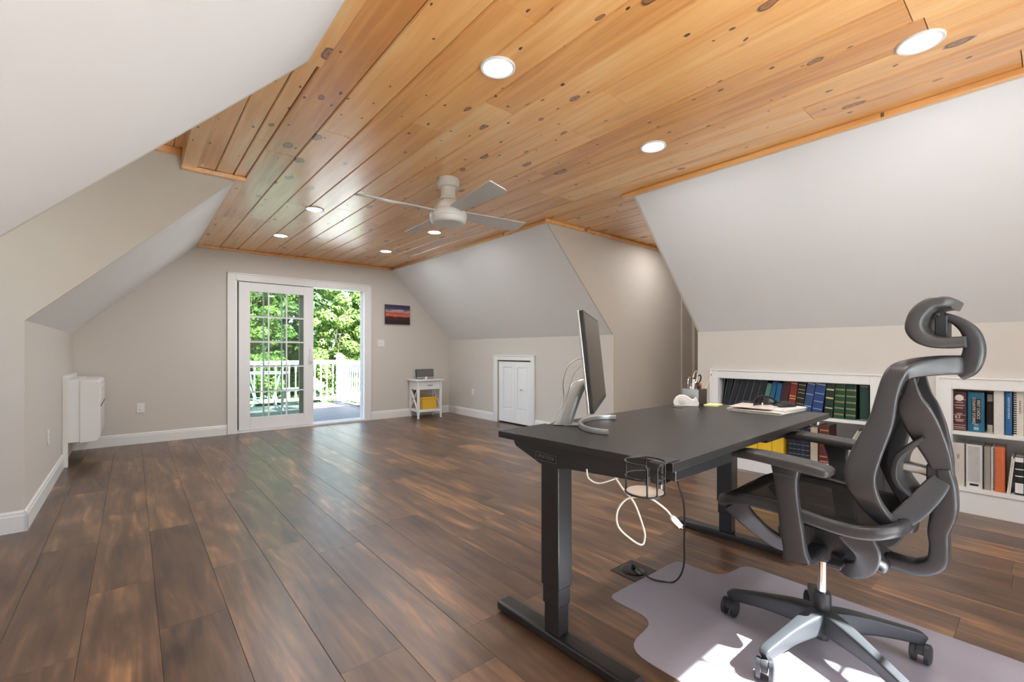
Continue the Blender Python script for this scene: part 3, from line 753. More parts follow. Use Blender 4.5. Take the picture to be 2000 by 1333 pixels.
# wall heater / air conditioner in the left corner
t = thing('wall_air_conditioner', (XKL, 6.5, 0), 'white boxy wall air conditioner low in the far left corner', 'air conditioner')
f = MB(); x0, x1 = XKL + .001, XKL + .040
f.box((x0, 6.055, 0), (x1, 6.095, .875)).box((x0, 7.005, 0), (x1, 7.035, .875)).box((x0, 6.095, .835), (x1, 7.005, .875))
f.build('wall_frame', M['trim'], t, bevel=.003)
MB().box((XKL + .002, 6.098, .225), (XKL + .12, 7.0, .832)).build('sleeve', M['vinyl'], t, bevel=.003)
fc = MB().prism([(-.392, .215), (-.268, .222), (-.243, .265), (-.243, .802), (-.262, .822), (-.392, .826)], 'y', 6.085, 6.99).build('front_cover', M['vinyl'], t, bevel=.006)
lv = MB()
for i in range(7): lv.box((-.2455, 6.13, .60 + i * .022), (-.236, 6.94, .612 + i * .022))
lv.build('vent_louvers', M['trim'], fc, bevel=.001)
MB().box((-.2445, 6.12, .56), (-.2375, 6.95, .565)).build('cover_seam', M['dark'], fc, smooth=False)

# sunset canvas
t = thing('sunset_picture', (3.398, YE, 1.7165), 'small canvas picture of a red sunset under dark clouds on the end wall', 'picture')
MB().box((3.177, YE - .032, 1.557), (3.619, YE - .004, 1.876)).build('canvas', M['bezel'], t, bevel=.002)
pm = bpy.data.materials.new('sunset_print'); pm.use_nodes = True
nt = pm.node_tree; n = nt.nodes; l = nt.links
tc = n.new('ShaderNodeTexCoord'); sp = n.new('ShaderNodeSeparateXYZ'); l.new(tc.outputs['Generated'], sp.inputs[0])
mp = n.new('ShaderNodeMapping'); mp.inputs['Scale'].default_value = (2.2, 1, 9); l.new(tc.outputs['Generated'], mp.inputs[0])
nz = n.new('ShaderNodeTexNoise'); nz.inputs['Scale'].default_value = 1.4; nz.inputs['Detail'].default_value = 5; l.new(mp.outputs[0], nz.inputs['Vector'])
zz = mth(n, l, 'ADD', sp.outputs[2], mth(n, l, 'MULTIPLY', mth(n, l, 'SUBTRACT', nz.outputs['Fac'], .5), .34))
rp = ramp(n, [(0, (.025, .010, .012)), (.30, (.05, .016, .018)), (.37, (.10, .02, .02)), (.40, (.62, .10, .04)), (.48, (.70, .16, .08)), (.55, (.30, .07, .07)), (.62, (.55, .25, .20)), (.70, (.48, .36, .36)), (.78, (.07, .055, .12)), (1, (.035, .030, .085))])
l.new(zz, rp.inputs[0]); l.new(rp.outputs[0], n['Principled BSDF'].inputs['Base Color']); n['Principled BSDF'].inputs['Roughness'].default_value = .45
MB().box((3.179, YE - .0335, 1.559), (3.617, YE - .032, 1.874)).build('print', pm, t, smooth=False)

# ------------------------------------------------------------------ side table in the far right corner
TX, TY = 3.795, 6.80
t = thing('side_table', (TX, TY, 0), 'white side table with crossed sides, drawer and lower shelf in the far corner', 'side table', rot=(0, 0, R(-6)))
w, d = .215, .185
MB().box((-w - .035, -d - .03, .615), (w + .035, d + .02, .637)).build('table_top', M['trim'], t, bevel=.004)
for sx in (-1, 1):
    for sy in (-1, 1):
        lg = MB(); x, y = sx * (w - .018), sy * (d - .018)
        lg.box((x - .018, y - .018, .10), (x + .018, y + .018, .615))
        lg.add([(x - .018, y - .018, .10), (x + .018, y - .018, .10), (x + .018, y + .018, .10), (x - .018, y + .018, .10), (x - .012 + sx * .004, y - .012 + sy * .004, 0), (x + .012 + sx * .004, y - .012 + sy * .004, 0), (x + .012 + sx * .004, y + .012 + sy * .004, 0), (x - .012 + sx * .004, y + .012 + sy * .004, 0)], [(0, 1, 5, 4), (1, 2, 6, 5), (2, 3, 7, 6), (3, 0, 4, 7), (4, 5, 6, 7)])
        lg.build('leg', M['trim'], t, bevel=.002)
for sx in (-1, 1):
    x = sx * (w - .010)
    MB().box((x - .009, -d + .036, .47), (x + .009, d - .036, .615)).build('side_apron', M['trim'], t)
    MB().bar((x, -d + .036, .145), (x, d - .036, .465), .018, .024, (1, 0, 0)).bar((x, -d + .036, .465), (x, d - .036, .145), .016, .024, (1, 0, 0)).build('cross_brace', M['trim'], t)
MB().box((-w + .036, d - .020, .47), (w - .036, d - .004, .615)).build('back_apron', M['trim'], t)
MB().box((-w + .004, -d + .004, .105), (w - .004, d - .004, .145)).build('lower_shelf', M['trim'], t, bevel=.003)
dr = MB().box((-w + .038, -d + .004, .475), (w - .038, -d + .020, .610)).build('drawer', M['trim'], t, bevel=.003)
MB().box((-.045, -d - .010, .540), (.045, -d - .004, .548)).box((-.040, -d - .006, .541), (-.036, -d + .004, .547)).box((.036, -d - .006, .541), (.040, -d + .004, .547)).build('drawer_handle', M['dark'], dr, smooth=False)
MB().tube([(-.09, d + .0, .50), (-.09, d - .02, .42), (-.085, d - .03, .30)], .004, 6).box((-.125, d - .055, .36), (-.065, d - .02, .455)).build('power_adapter', M['dark'], t)

t = thing('dock_speaker', (TX - .005, TY + .01, .637), 'flat grey-grilled dock speaker standing on the white side table', 'speaker', rot=(0, 0, R(-4)))
bm = Matrix.Rotation(R(-9), 4, 'X')
MB().box((-.16, -.02, .012), (.16, .02, .168), bm).build('speaker_body', M['bezel'], t, bevel=.008)
MB().box((-.152, -.0235, .040), (.152, -.0195, .162), bm).build('speaker_grille', M['sconce_grille'], t, bevel=.003)
MB().box((-.155, -.0245, .014), (.155, -.0195, .036), bm).build('front_strip', M['alu'], t, bevel=.003)
MB().lathe((0, -.05, 0), [(.001, 0), (.042, 0), (.044, .006), (.040, .016), (.001, .020)], 24).build('dock_foot', M['alu'], t)
MB().lathe((0, -.05, .018), [(.001, 0), (.018, 0), (.018, .022), (.014, .026), (.001, .027)], 20).build('dock_cradle', M['cup_white'], t)

t = thing('storage_box', (TX + .02, TY + .0, .145), 'mustard yellow fabric box on the lower shelf of the side table', 'box', rot=(0, 0, R(-6)))
MB().box((-.135, -.155, 0), (.11, .10, .17)).build('box_body', M['yellow'], t, bevel=.006)
MB().box((-.14, -.16, .17), (.115, .105, .20)).build('box_lid', M['yellow'], t, bevel=.005)

# ------------------------------------------------------------------ standing desk
DH = .79
TOP = [(1.155, 1.467), (1.208, .711), (2.802, .753), (2.765, 1.505)]
t = thing('standing_desk', (1.98, 1.12, 0), 'black height-adjustable standing desk with two wide metal legs', 'desk')
desk = t
MB().prism(TOP, 'z', DH - .027, DH).build('desktop', M['black_top'], t, bevel=.002)
fr = MB()
ux = V((.9996, .026, 0)); uy = V((-.045, .999, 0))
def desk_leg(cx, cy, lab):
    """one lifting column with its foot; cx, cy centre of the column"""
    q = MB(); c = V((cx, cy, 0)); ax = V((1, .03, 0)).normalized(); ay = V((-.03, 1, 0))
    def bx(hx, hy, z0, z1):
        vs = [c + ax * (sx * hx) + ay * (sy * hy) + V((0, 0, z)) for z in (z0, z1) for sx, sy in ((-1, -1), (1, -1), (1, 1), (-1, 1))]
        return vs
    F = [(0, 3, 2, 1), (4, 5, 6, 7), (0, 1, 5, 4), (1, 2, 6, 5), (2, 3, 7, 6), (3, 0, 4, 7)]
    for nm, hx, hy, z0, z1 in (('inner_column', .030, .036, .045, .60), ('middle_column', .0345, .0405, .155, .62), ('outer_column', .039, .045, .225, .725)):
        MB().add(bx(hx, hy, z0, z1), F).build(nm, M['black_metal'], t, bevel=.004)
    # foot
    p0, p1 = c + ay * .325, c - ay * .37
    MB().sweep([p0 + V((0, 0, .022)), p0 + V((0, 0, .028)) * 1.0 - ay * .02, c + V((0, 0, .028)), p1 + V((0, 0, .028)) + ay * .02, p1 + V((0, 0, .022))], [(.026, .010), (.038, .018), (.038, .018), (.038, .018), (.026, .010)], ref=(0, 0, 1), n=20, exp=6, smooth=False).build('foot', M['black_metal'], t, smooth=False, bevel=.002)
    for s in (.29, -.335): MB().lathe(c + ay * s, [(.001, 0), (.018, 0), (.016, .012), (.001, .012)], 16).build('glide', M['dark'], t)
desk_leg(1.246, 1.222, ''); desk_leg(2.712, 1.245, '')
# side bracket with rounded drop at both short ends, and the long beams
def bracket(x, y0, y1, yc):
    poly = [(y1, .763), (y1, .745), (y1 - .012, .728), (yc + .075, .690), (yc + .055, .682), (yc - .06, .682), (yc - .10, .690), (y0 + .02, .712), (y0, .725), (y0, .763)]
    return MB().prism(poly, 'x', x - .035, x + .035)
sb = bracket(1.2415, .80, 1.43, 1.222).build('side_bracket', M['black_metal'], t, bevel=.004)
bracket(2.712, .80, 1.45, 1.245).build('side_bracket', M['black_metal'], t, bevel=.004)
MB().box((1.28, .745, .715), (1.66, .80, .7625)).build('front_rail', M['black_metal'], t, bevel=.004)
MB().box((2.05, .775, .728), (2.40, .83, .7625)).build('control_box', M['black_metal'], t, bevel=.004)
for y in (1.17, 1.28): MB().box((1.28, y - .02, .70), (2.68, y + .02, .74)).build('cross_beam', M['black_metal'], t, bevel=.003)
MB().lathe((2.425, 1.40, DH), [(.001, .003), (.034, .003), (.038, .001), (.038, -.001), (.001, -.001)], 28).build('grommet_cap', M['black_gloss'], t)
MB().lathe((2.735, .79, .752), [(.001, -.02), (.012, -.02), (.014, -.008), (.014, .01), (.001, .01)], 16).build('end_knob', M['brass'], t)
# badge on the short end
bd = MB().box((1.2045, 1.180, .697), (1.2067, 1.295, .728)).build('name_badge', M['black_gloss'], sb, bevel=.0005)
E_ = M['silver_line'] = mat('badge_silver', (.20, .20, .20), .4, metal=.3)
o = MB()
for a, c in (((1.2036, 1.182, .6985), (1.2046, 1.293, .7000)), ((1.2036, 1.182, .7252), (1.2046, 1.293, .7267)), ((1.2036, 1.182, .7), (1.2046, 1.1835, .7252)), ((1.2036, 1.2915, .7), (1.2046, 1.293, .7252))): o.box(a, c)
o.build('badge_border', E_, sb, smooth=False)
OFF['badge'] = OFF[sb.name]
lt = lettering('UPLIFTDESK', .019, E_, sb, (1.2040, 1.2375, .7128), (R(90), 0, R(-90)), 'badge_lettering', sx=.92)

# cup holder clamped on the short end
cx, cy = 1.113, .742
t = thing('cup_holder', (cx, cy, .715), 'black wire cup holder clamped to the near corner of the desk', 'cup holder')
def ring(z, r, a0=0, a1=360, k=36):
    return [(cx + r * math.cos(R(a0 + (a1 - a0) * i / k)), cy + r * math.sin(R(a0 + (a1 - a0) * i / k)), z) for i in range(k + (0 if a1 - a0 == 360 else 1))]
ct = MB()
ct.tube(ring(.719, .054), .0026, 8, 1, closed=True)
ct.tube([(cx + .054 * math.cos(R(250)), cy + .054 * math.sin(R(250)), .719), (cx + .054 * math.cos(R(250)), cy + .054 * math.sin(R(250)), .795)] + ring(.806, .055, 256, 256 + 318, 40) + [(cx + .054 * math.cos(R(220)), cy + .054 * math.sin(R(220)), .795), (cx + .054 * math.cos(R(220)), cy + .054 * math.sin(R(220)), .719)], .0026, 8, 1, smooth=False)
ct.tube(ring(.765, .054, 250, 250 + 330, 36), .0022, 8, 1, smooth=False)
for a in (300, 30, 110): ct.tube([(cx + .054 * math.cos(R(a)), cy + .054 * math.sin(R(a)), z) for z in (.719, .806)], .0022, 8, smooth=False)
ct.build('wire_cage', M['wire'], t)
MB().lathe((cx, cy, .7185), [(.001, 0), (.051, 0), (.051, .004), (.001, .004)], 32).build('coaster', M['cork'], t)
cl_ = MB()
cl_.box((cx + .050, cy - .022, .790), (1.262, cy + .022, .7935)).box((1.168, cy - .02, .735), (1.1775, cy + .02, .7935)).box((1.168, cy - .018, .731), (1.225, cy + .018, .735))
cl_.build('clamp', M['black_metal'], t, bevel=.001)
MB().cyl((1.196, cy - .0, .700), (1.196, cy, .760), .004, n=10).lathe((1.196, cy, .697), [(.001, 0), (.010, 0), (.010, .006), (.001, .006)], 14).build('clamp_screw', M['chrome'], t)

# ------------------------------------------------------------------ monitor
MC = V((1.462, 1.218, 0)); ang = R(34.5)
t = thing('computer_monitor', (MC.x, MC.y, DH), 'thin dark-screened computer monitor on a silver crescent stand', 'monitor', rot=(0, 0, ang))
# own axes: x along the screen, -y towards the sitter, z up from the desk
HW, Z0, Z1 = .308, .107, .472
tm = Matrix.Translation((0, 0, .29)) @ Matrix.Rotation(R(-6), 4, 'X') @ Matrix.Translation((0, 0, -.29))
MB().box((-HW, .004, Z0), (HW, .013, Z1), tm).build('rear_shell', M['alu'], t, bevel=.003)
MB().box((-HW + .0005, -.010, Z0 + .0005), (HW - .0005, .004, Z1 - .0005), tm).build('bezel', M['bezel'], t, bevel=.001)
MB().box((-HW + .008, -.0107, Z0 + .020), (HW - .008, -.0099, Z1 - .008), tm).build('screen', M['screen'], t, smooth=False)
MB().box((-.10, .013, .16), (.24, .030, .36), tm).build('rear_housing', M['alu'], t, bevel=.008)
SX = .112
MB().sweep([(SX, .140, .003), (SX, .118, .075), (SX, .092, .145), (SX, .070, .178), (SX, .042, .198)], [(.034, .036), (.034, .036), (.033, .035), (.028, .034), (.016, .03)], ref=(1, 0, 0), n=24, exp=2.8).build('stand_arm', M['alu'], t)
MB().box((SX - .035, .06, .0015), (SX + .035, .185, .006)).build('stand_plate', M['alu'], t, bevel=.002)
arc = [(SX + .205 * math.cos(R(a)), -.07 + .140 * math.sin(R(a)), .0115) for a in range(-2, 183, 9)]
MB().sweep(arc, (.0065, .0105), ref=(0, 0, 1), n=20, exp=8, sub=3).build('stand_arc', M['alu'], t, angle=25)
t2 = thing('monitor_cable', (1.36, 1.36, DH), 'thin white cables looping from the back of the monitor down its stand', 'cable')
mw = Matrix.Translation((MC.x, MC.y, DH)) @ Matrix.Rotation(ang, 4, 'Z')
def L2W(*p): return mw @ V(p)
MB().tube([L2W(*p) for p in ((.0, .03, .290), (-.01, .06, .296), (-.03, .105, .262), (-.02, .125, .20), (.025, .13, .15), (.045, .135, .11), (.035, .145, .08), (.05, .17, .05), (.06, .19, .012), (.09, .215, .004))], .0028, 8).build('video_cable', M['cable_w'], t2)
MB().tube([L2W(*p) for p in ((.02, .03, .265), (.01, .055, .265), (.0, .085, .23), (.015, .105, .17), (.045, .12, .12), (.055, .14, .07), (.05, .165, .03), (.075, .195, .004))], .0023, 8).build('power_cable', M['cable_w'], t2)

# ------------------------------------------------------------------ things on the desk
t = thing('pen_box', (2.655, 1.418, DH), 'square silver desk box packed with pens and scissors', 'pen holder', rot=(0, 0, R(2)))
bx = MB(); s = .052; h = .095
bx.box((-s, -s, 0), (s, s, .003)).box((-s, -s, 0), (-s + .0025, s, h)).box((s - .0025, -s, 0), (s, s, h)).box((-s, -s, 0), (s, -s + .0025, h)).box((-s, s - .0025, 0), (s, s, h))
bx.build('box_shell', M['alu'], t, smooth=False)
MB().box((-s - .0008, -s - .0008, .002), (s + .0008, -s, h)).build('dark_face', M['dark_brown'], t, smooth=False)
pencol = {}
def stick(name, p, q, r, m, tip=None):
    o = thing(name, (2.655 + p[0], 1.418 + p[1], DH + p[2]), stick.lab, stick.cat, stick.grp)
    a = V((2.655, 1.418, DH)) + V(p); b2 = V((2.655, 1.418, DH)) + V(q)
    MB().cyl(a, b2, r, n=10).build('barrel', m, o)
    d = (b2 - a).normalized()
    MB().cyl(b2, b2 + d * .012, r * .95, r * .4, n=10).build('cap', tip or m, o)
def mk(lab, cat, *a, grp='pens in the silver desk box', tip=None):
    stick.lab, stick.cat, stick.grp = lab, cat, grp; stick(*a, tip=tip)
mk('olive pen standing left of the scissors in the silver desk box', 'pen', 'pen', (.005, .01, .004), (.012, .012, .125), .004, mat('olive_pen', (.20, .18, .07), .4))
mk('dark red marker leaning in the silver desk box', 'marker', 'marker', (.028, -.02, .004), (.024, -.026, .115), .0065, mat('dark_red_marker', (.22, .03, .03), .35))
mk('orange marker beside the dark red one in the silver desk box', 'marker', 'marker', (.040, .005, .004), (.042, -.012, .122), .0065, mat('orange_marker', (.62, .26, .12), .4))
mk('pale wooden pencil leaning furthest right out of the silver desk box', 'pencil', 'pencil', (.012, -.03, .004), (.075, -.066, .175), .0034, mat('pale_wood_pencil', (.60, .47, .26), .5), tip=M['dark'])
mk('brass-coloured pen next to the long pale pencil in the silver desk box', 'pen', 'pen', (.018, .02, .004), (.056, -.02, .150), .004, mat('brass_pen', (.52, .42, .22), .4))
mk('short black pen at the front of the silver desk box', 'pen', 'pen', (-.012, -.025, .004), (-.010, -.03, .112), .005, M['black_gloss'])
mk('white-and-black marker at the far left of the silver desk box', 'marker', 'marker', (-.04, .0, .004), (-.030, -.012, .155), .0075, M['cup_white'], tip=M['black_gloss'])
t = thing('scissors', (2.67, 1.41, DH + .01), 'pair of black-handled scissors standing handles up in the silver desk box', 'scissors')
q = V((2.655, 1.418, DH))
MB().bar(q + V((.004, .012, .01)), q + V((.020, .004, .12)), .010, .002, (1, 0, 0)).build('blade', M['chrome'], t)
MB().bar(q + V((.016, .014, .01)), q + V((.012, .004, .12)), .010, .002, (1, 0, 0)).build('blade', M['chrome'], t)
def loop(c, a, b, tilt):
    ca, sa = math.cos(tilt), math.sin(tilt)
    return [q + V(c) + V((a * math.cos(u) * ca + b * math.sin(u) * sa, -.3 * a * math.cos(u), -a * math.cos(u) * sa + b * math.sin(u) * ca)) for u in [R(20 * i) for i in range(18)]]
MB().tube(loop((.010, .0, .165), .015, .040, .35), .0045, 8, 2, closed=True).build('handle_loop', M['chrome'], t)
MB().tube(loop((.040, -.004, .150), .015, .034, .75), .0045, 8, 2, closed=True).build('handle_loop', M['black_gloss'], t)
t = thing('desk_magnifier', (2.62, 1.44, DH + .01), 'round clear-rimmed lens standing in the left of the silver desk box', 'magnifier')
MB().tube([q + V((-.026 + .036 * math.cos(u), .02 + .01 * math.cos(u), .125 + .040 * math.sin(u))) for u in [R(15 * i) for i in range(24)]], .0032, 8, 1, closed=True).build('lens_rim', M['chrome'], t)
MB().cyl(q + V((-.026, .02, .086)), q + V((-.022, .015, .008)), .004, n=10).build('lens_handle', M['chrome'], t)

t = thing('tape_dispenser', (2.528, 1.402, DH), 'rounded white tape dispenser in front of the silver desk box', 'tape dispenser', rot=(0, 0, R(-57)))
pr = [(-.068, 0), (.066, 0), (.070, .020), (.062, .036), (.056, .056), (.050, .054), (.044, .040), (.030, .040), (.012, .054), (-.010, .064), (-.036, .064), (-.056, .052), (-.070, .030), (-.072, .012)]
b = MB(); b.prism([(p, q2) for p, q2 in pr], 'y', -.022, .022)
b.build('dispenser_body', M['cup_white'], t, bevel=.008, seg=3)
MB().lathe((-.022, 0, .030), [(.001, -.0235), (.020, -.0235), (.024, -.022), (.024, .022), (.020, .0235), (.001, .0235)], 28, 'y').build('tape_roll', M['pearl'], t)
MB().box((.052, -.018, .052), (.060, .018, .058)).build('cutter', M['chrome'], t)

t = thing('sticky_notes', (2.655, 1.300, DH), 'pad of pale yellow sticky notes lying right of the silver desk box', 'notepad', rot=(0, 0, R(8)))
MB().box((-.052, -.038, 0), (.052, .038, .009)).build('note_pad', M['note'], t, bevel=.001)
MB().box((-.051, -.037, .009), (.051, .037, .0096)).build('top_sheet', M['note'], t, smooth=False)

# papers, glasses and mouse
PX, PY = 2.68, 1.03
def sheet_stack(name, label, cx, cy, z, w, d, h, rot, m, layers):
    t = thing(name, (cx, cy, z), label, 'papers', 'papers on the desk', rot=(0, 0, R(rot)))
    rr = random.Random(int(cx * 1000 + z * 999))
    for i in range(layers):
        a = rr.uniform(-.006, .006); c = rr.uniform(-.006, .006)
        MB().box((-w / 2 + a, -d / 2 + c, h * i / layers), (w / 2 + a, d / 2 + c, h * (i + .85) / layers)).build('sheet_bundle', m, t, smooth=False)
    return t
sheet_stack('paper_stack', 'lowest stack of cream papers lying on the right of the desk', 2.672, 1.012, DH, .32, .27, .014, -2, M['pearl'], 3)
sheet_stack('paper_stack', 'loose white sheets on top of the cream paper stack at its right end', 2.70, 1.0, DH + .0145, .27, .25, .008, -5, M['cup_white'], 2)
sheet_stack('magazine', 'thin pinkish magazine lying at the left end on the paper stack', 2.625, 1.055, DH + .0230, .22, .20, .004, 6, mat('magazine_cover', (.66, .58, .54), .4, var=.25, vscale=30), 1)
t = thing('sunglasses', (2.66, 1.03, DH + .028), 'black sunglasses resting folded on the paper stack', 'sunglasses', rot=(0, 0, R(-25)))
z0 = .003
for sx in (-1, 1):
    b = MB(); b.grid(lambda u, v, sx=sx: V((sx * (.006 + .072 * u), -.020 * u * u - .003, .002 + (.050 - .034 * u * u) * v)), 10, 5)
    b.build('lens', M['black_gloss'], t, solid=.002)
    MB().tube([(sx * .079, -.023, .020), (sx * .080, .02, .022), (sx * .066, .08, .014), (sx * .058, .12, .003)], .0032, 8).build('temple', M['black_gloss'], t)
MB().tube([(-.079, -.023, .019), (-.05, -.012, .042), (-.008, -.003, .053), (.008, -.003, .053), (.05, -.012, .042), (.079, -.023, .019)], .0036, 8).build('brow_frame', M['bezel'], t)
t = thing('computer_mouse', (2.735, .945, DH + .0235), 'low black computer mouse on the right end of the paper stack', 'mouse', rot=(0, 0, R(70)))
b = MB(); b.grid(lambda u, v: V(((.031 - .004 * abs(v - .5)) * math.cos(math.pi * u), (v - .5) * .112, .030 * math.sin(math.pi * u) ** .8 * math.sin(math.pi * (.10 + .86 * v)) ** .7)), 16, 14)
b.box((-.027, -.05, 0), (.027, .05, .003))
b.build('mouse_shell', M['bezel'], t)
MB().cyl((-.004, .034, .0245), (.004, .034, .0245), .006, n=14).build('scroll_wheel', M['dark'], t)

# ------------------------------------------------------------------ cables and floor box
t = thing('charging_cable', (1.27, .90, .5), 'looped white charging cable hanging under the near end of the desk', 'cable')
MB().tube([(1.187, 1.02, .715), (1.197, 1.019, .682), (1.224, .997, .666), (1.262, .965, .680), (1.305, .935, .70), (1.33, .93, .716)], .0028, 8).build('upper_strand', M['cable_w'], t)
MB().tube([(1.21, .945, .722), (1.217, .937, .715), (1.245, .914, .662), (1.275, .889, .612), (1.298, .869, .527), (1.300, .868, .495), (1.290, .872, .478), (1.269, .894, .492), (1.235, .924, .535), (1.231, .926, .586), (1.250, .905, .628), (1.262, .86, .645), (1.273, .825, .645), (1.308, .796, .612), (1.323, .783, .588)], .0032, 8).build('loop_strand', M['cable_w'], t)
MB().sweep([(1.321, .784, .591), (1.327, .780, .582), (1.347, .766, .556)], [(.0045, .0045), (.0075, .0095), (.0065, .0085)], ref=(0, 0, 1), n=12, exp=4).build('plug', M['cup_white'], t)
MB().bar((1.345, .768, .559), (1.351, .763, .551), .009, .004).build('plug_tip', M['chrome'], t)
t = thing('power_cord', (1.96, 1.30, 0), 'black power cord dropping from the desk to the round floor outlet', 'cord')
MB().tube([(1.585, .905, .715), (1.612, .93, .626), (1.69, .95, .52), (1.745, .975, .43), (1.84, 1.03, .28), (1.93, 1.08, .16), (1.99, 1.13, .06), (1.99, 1.17, .008), (1.955, 1.215, .006), (1.93, 1.257, .012), (1.94, 1.33, .022), (1.962, 1.372, .03), (1.966, 1.38, .012)], .0040, 8).build('cord', M['cable_b'], t)
t = thing('floor_outlet', (1.955, 1.37, 0), 'round black floor outlet in a dark bronze plate set in the floor', 'floor outlet', rot=(0, 0, R(0)))
MB().box((-.092, -.078, 0), (.088, .076, .003)).build('floor_plate', M['steel_plate'], t, bevel=.001)
MB().lathe((0, 0, .003), [(.001, .006), (.050, .006), (.060, .004), (.066, .001), (.066, 0)], 40).build('round_cover', M['black_gloss'], t)
MB().lathe((.010, .008, .009), [(.001, .018), (.009, .018), (.011, .014), (.011, 0)], 16).build('plug', M['cable_b'], t)

# chair mat
def rounded(poly, rad, k=6):
    out = []; n = len(poly)
    for i in range(n):
        p = V((*poly[i], 0)); a = V((*poly[i-1], 0)); c = V((*poly[(i+1) % n], 0))
        r = rad[i] if isinstance(rad, (list, tuple)) else rad
        da = (a - p); dc = (c - p); r = min(r, da.length * .48, dc.length * .48)
        s, e = p + da.normalized() * r, p + dc.normalized() * r
        for j in range(k + 1):
            u = j / k; q = s * (1-u)**2 + p * 2*u*(1-u) + e * u*u
            out.append((q.x, q.y))
    return out
mp_ = [(1.652, 1.295), (1.652, 1.055), (1.418, 1.030), (1.418, -.22), (2.44, -.22), (2.45, 1.025), (2.222, 1.055), (2.225, 1.285)]
mo = rounded(mp_, [.05, .08, .10, .08, .08, .06, .08, .05])
MB().prism(mo, 'z', .0005, .003).build('chair_mat', M['mat'], None, smooth=False, origin=(1.93, .5, 0))
tag(bpy.data.objects['chair_mat'], 'frosted clear vinyl chair mat with a lip lying under the office chair', 'floor mat')

# ------------------------------------------------------------------ office chair
HX, HY = 1.972, .553; CX = 2.03
t = thing('office_chair', (HX, HY, 0), 'grey ergonomic office chair with black mesh seat and curled headrest', 'chair')
def mir(pts): return [(2 * CX - p[0], p[1], p[2]) for p in pts]
angs = [94, 166, 238, 310, 22]
bs = MB()
bs.lathe((HX, HY, 0), [(.02, .082), (.040, .085), (.045, .10), (.045, .150), (.040, .158), (.02, .160)], 32)
for a in angs:
    ca, sa = math.cos(R(a)), math.sin(R(a))
    bs.sweep([(HX + ca * r, HY + sa * r, z) for r, z in ((.025, .120), (.09, .119), (.18, .110), (.26, .097), (.315, .086), (.332, .078))], [(.032, .040), (.028, .037), (.021, .029), (.019, .024), (.018, .021), (.013, .016)], ref=(0, 0, 1), n=28, exp=6, sub=5)
bs.build('star_base', M['base'], t)
cas = None
for i, a in enumerate(angs):
    ca, sa = math.cos(R(a)), math.sin(R(a)); sw = R([-88, -72, -60, -92, -80][i])
    px, py = HX + ca * .325, HY + sa * .325
    dx, dy = math.cos(sw), math.sin(sw)          # wheel axle direction
    ox, oy = px + dy * .012, py - dx * .012
    c = MB().cyl((px, py, .040), (px, py, .085), .007, n=12)
    c.sweep([(ox - dy * .03, oy + dx * .03, .035), (ox - dy * .022, oy + dx * .022, .058), (ox, oy, .068), (ox + dy * .022, oy - dx * .022, .056), (ox + dy * .028, oy - dx * .028, .042)], [(.002, .010), (.003, .012), (.003, .013), (.003, .012), (.002, .010)], ref=(dx, dy, 0), n=12, exp=4)
    c.box((ox - .008, oy - .008, .03), (ox + .008, oy + .008, .062))
    ch = c.build('caster', M['base'], t)
    for sgn in (-1, 1):
        p = V((ox + dx * sgn * .0125, oy + dy * sgn * .0125, .0375)); q2 = V((ox + dx * sgn * .029, oy + dy * sgn * .029, .0375))
        w = MB(); w.cyl(p, p.lerp(q2, .75), .0345, n=28).cyl(p.lerp(q2, .75), q2, .0345, .027, n=28)
        w.build('wheel', M['base'], ch, angle=50)
gc = MB().cyl((HX, HY, .15), (HX, HY, .385), .0155, n=24).build('gas_cylinder', M['chrome'], t)
MB().lathe((HX, HY, 0), [(.015, .150), (.027, .152), (.029, .165), (.029, .215), (.026, .221), (.015, .222)], 28).build('cylinder_cover', M['chair_dark'], gc)
MB().lathe((HX, HY, 0), [(.010, .048), (.022, .048), (.024, .052), (.024, .086), (.010, .086)], 24).build('cylinder_foot', M['chair_dark'], gc)
me_ = MB()
me_.prism([(.69, .405), (.645, .365), (.58, .345), (.50, .347), (.43, .375), (.36, .365), (.355, .395), (.42, .425), (.45, .475), (.63, .475), (.69, .44)], 'x', 1.925, 2.095)
me_.build('tilt_mechanism', M['chair_grey'], t, bevel=.012, seg=3)
MB().cyl((1.86, .47, .395), (1.93, .47, .395), .006, n=10).box((1.80, .452, .388), (1.862, .492, .402)).build('tilt_lever', M['chair_dark'], t, bevel=.003)
# seat carriers, front and rear, one each side
for s in (0, 1):
    f1 = [(1.815, .805, .520), (1.835, .765, .470), (1.87, .72, .420), (1.90, .665, .385), (1.94, .60, .385)]
    r1 = [(1.825, .425, .520), (1.835, .390, .46), (1.85, .40, .405), (1.875, .445, .375), (1.93, .50, .375)]
    for pts in (f1, r1):
        MB().sweep(mir(pts) if s else pts, [(.046, .012), (.036, .013), (.029, .014), (.027, .016), (.025, .016)], ref=(1, 0, 0), n=24, exp=6).build('seat_carrier', M['chair_grey'], t)
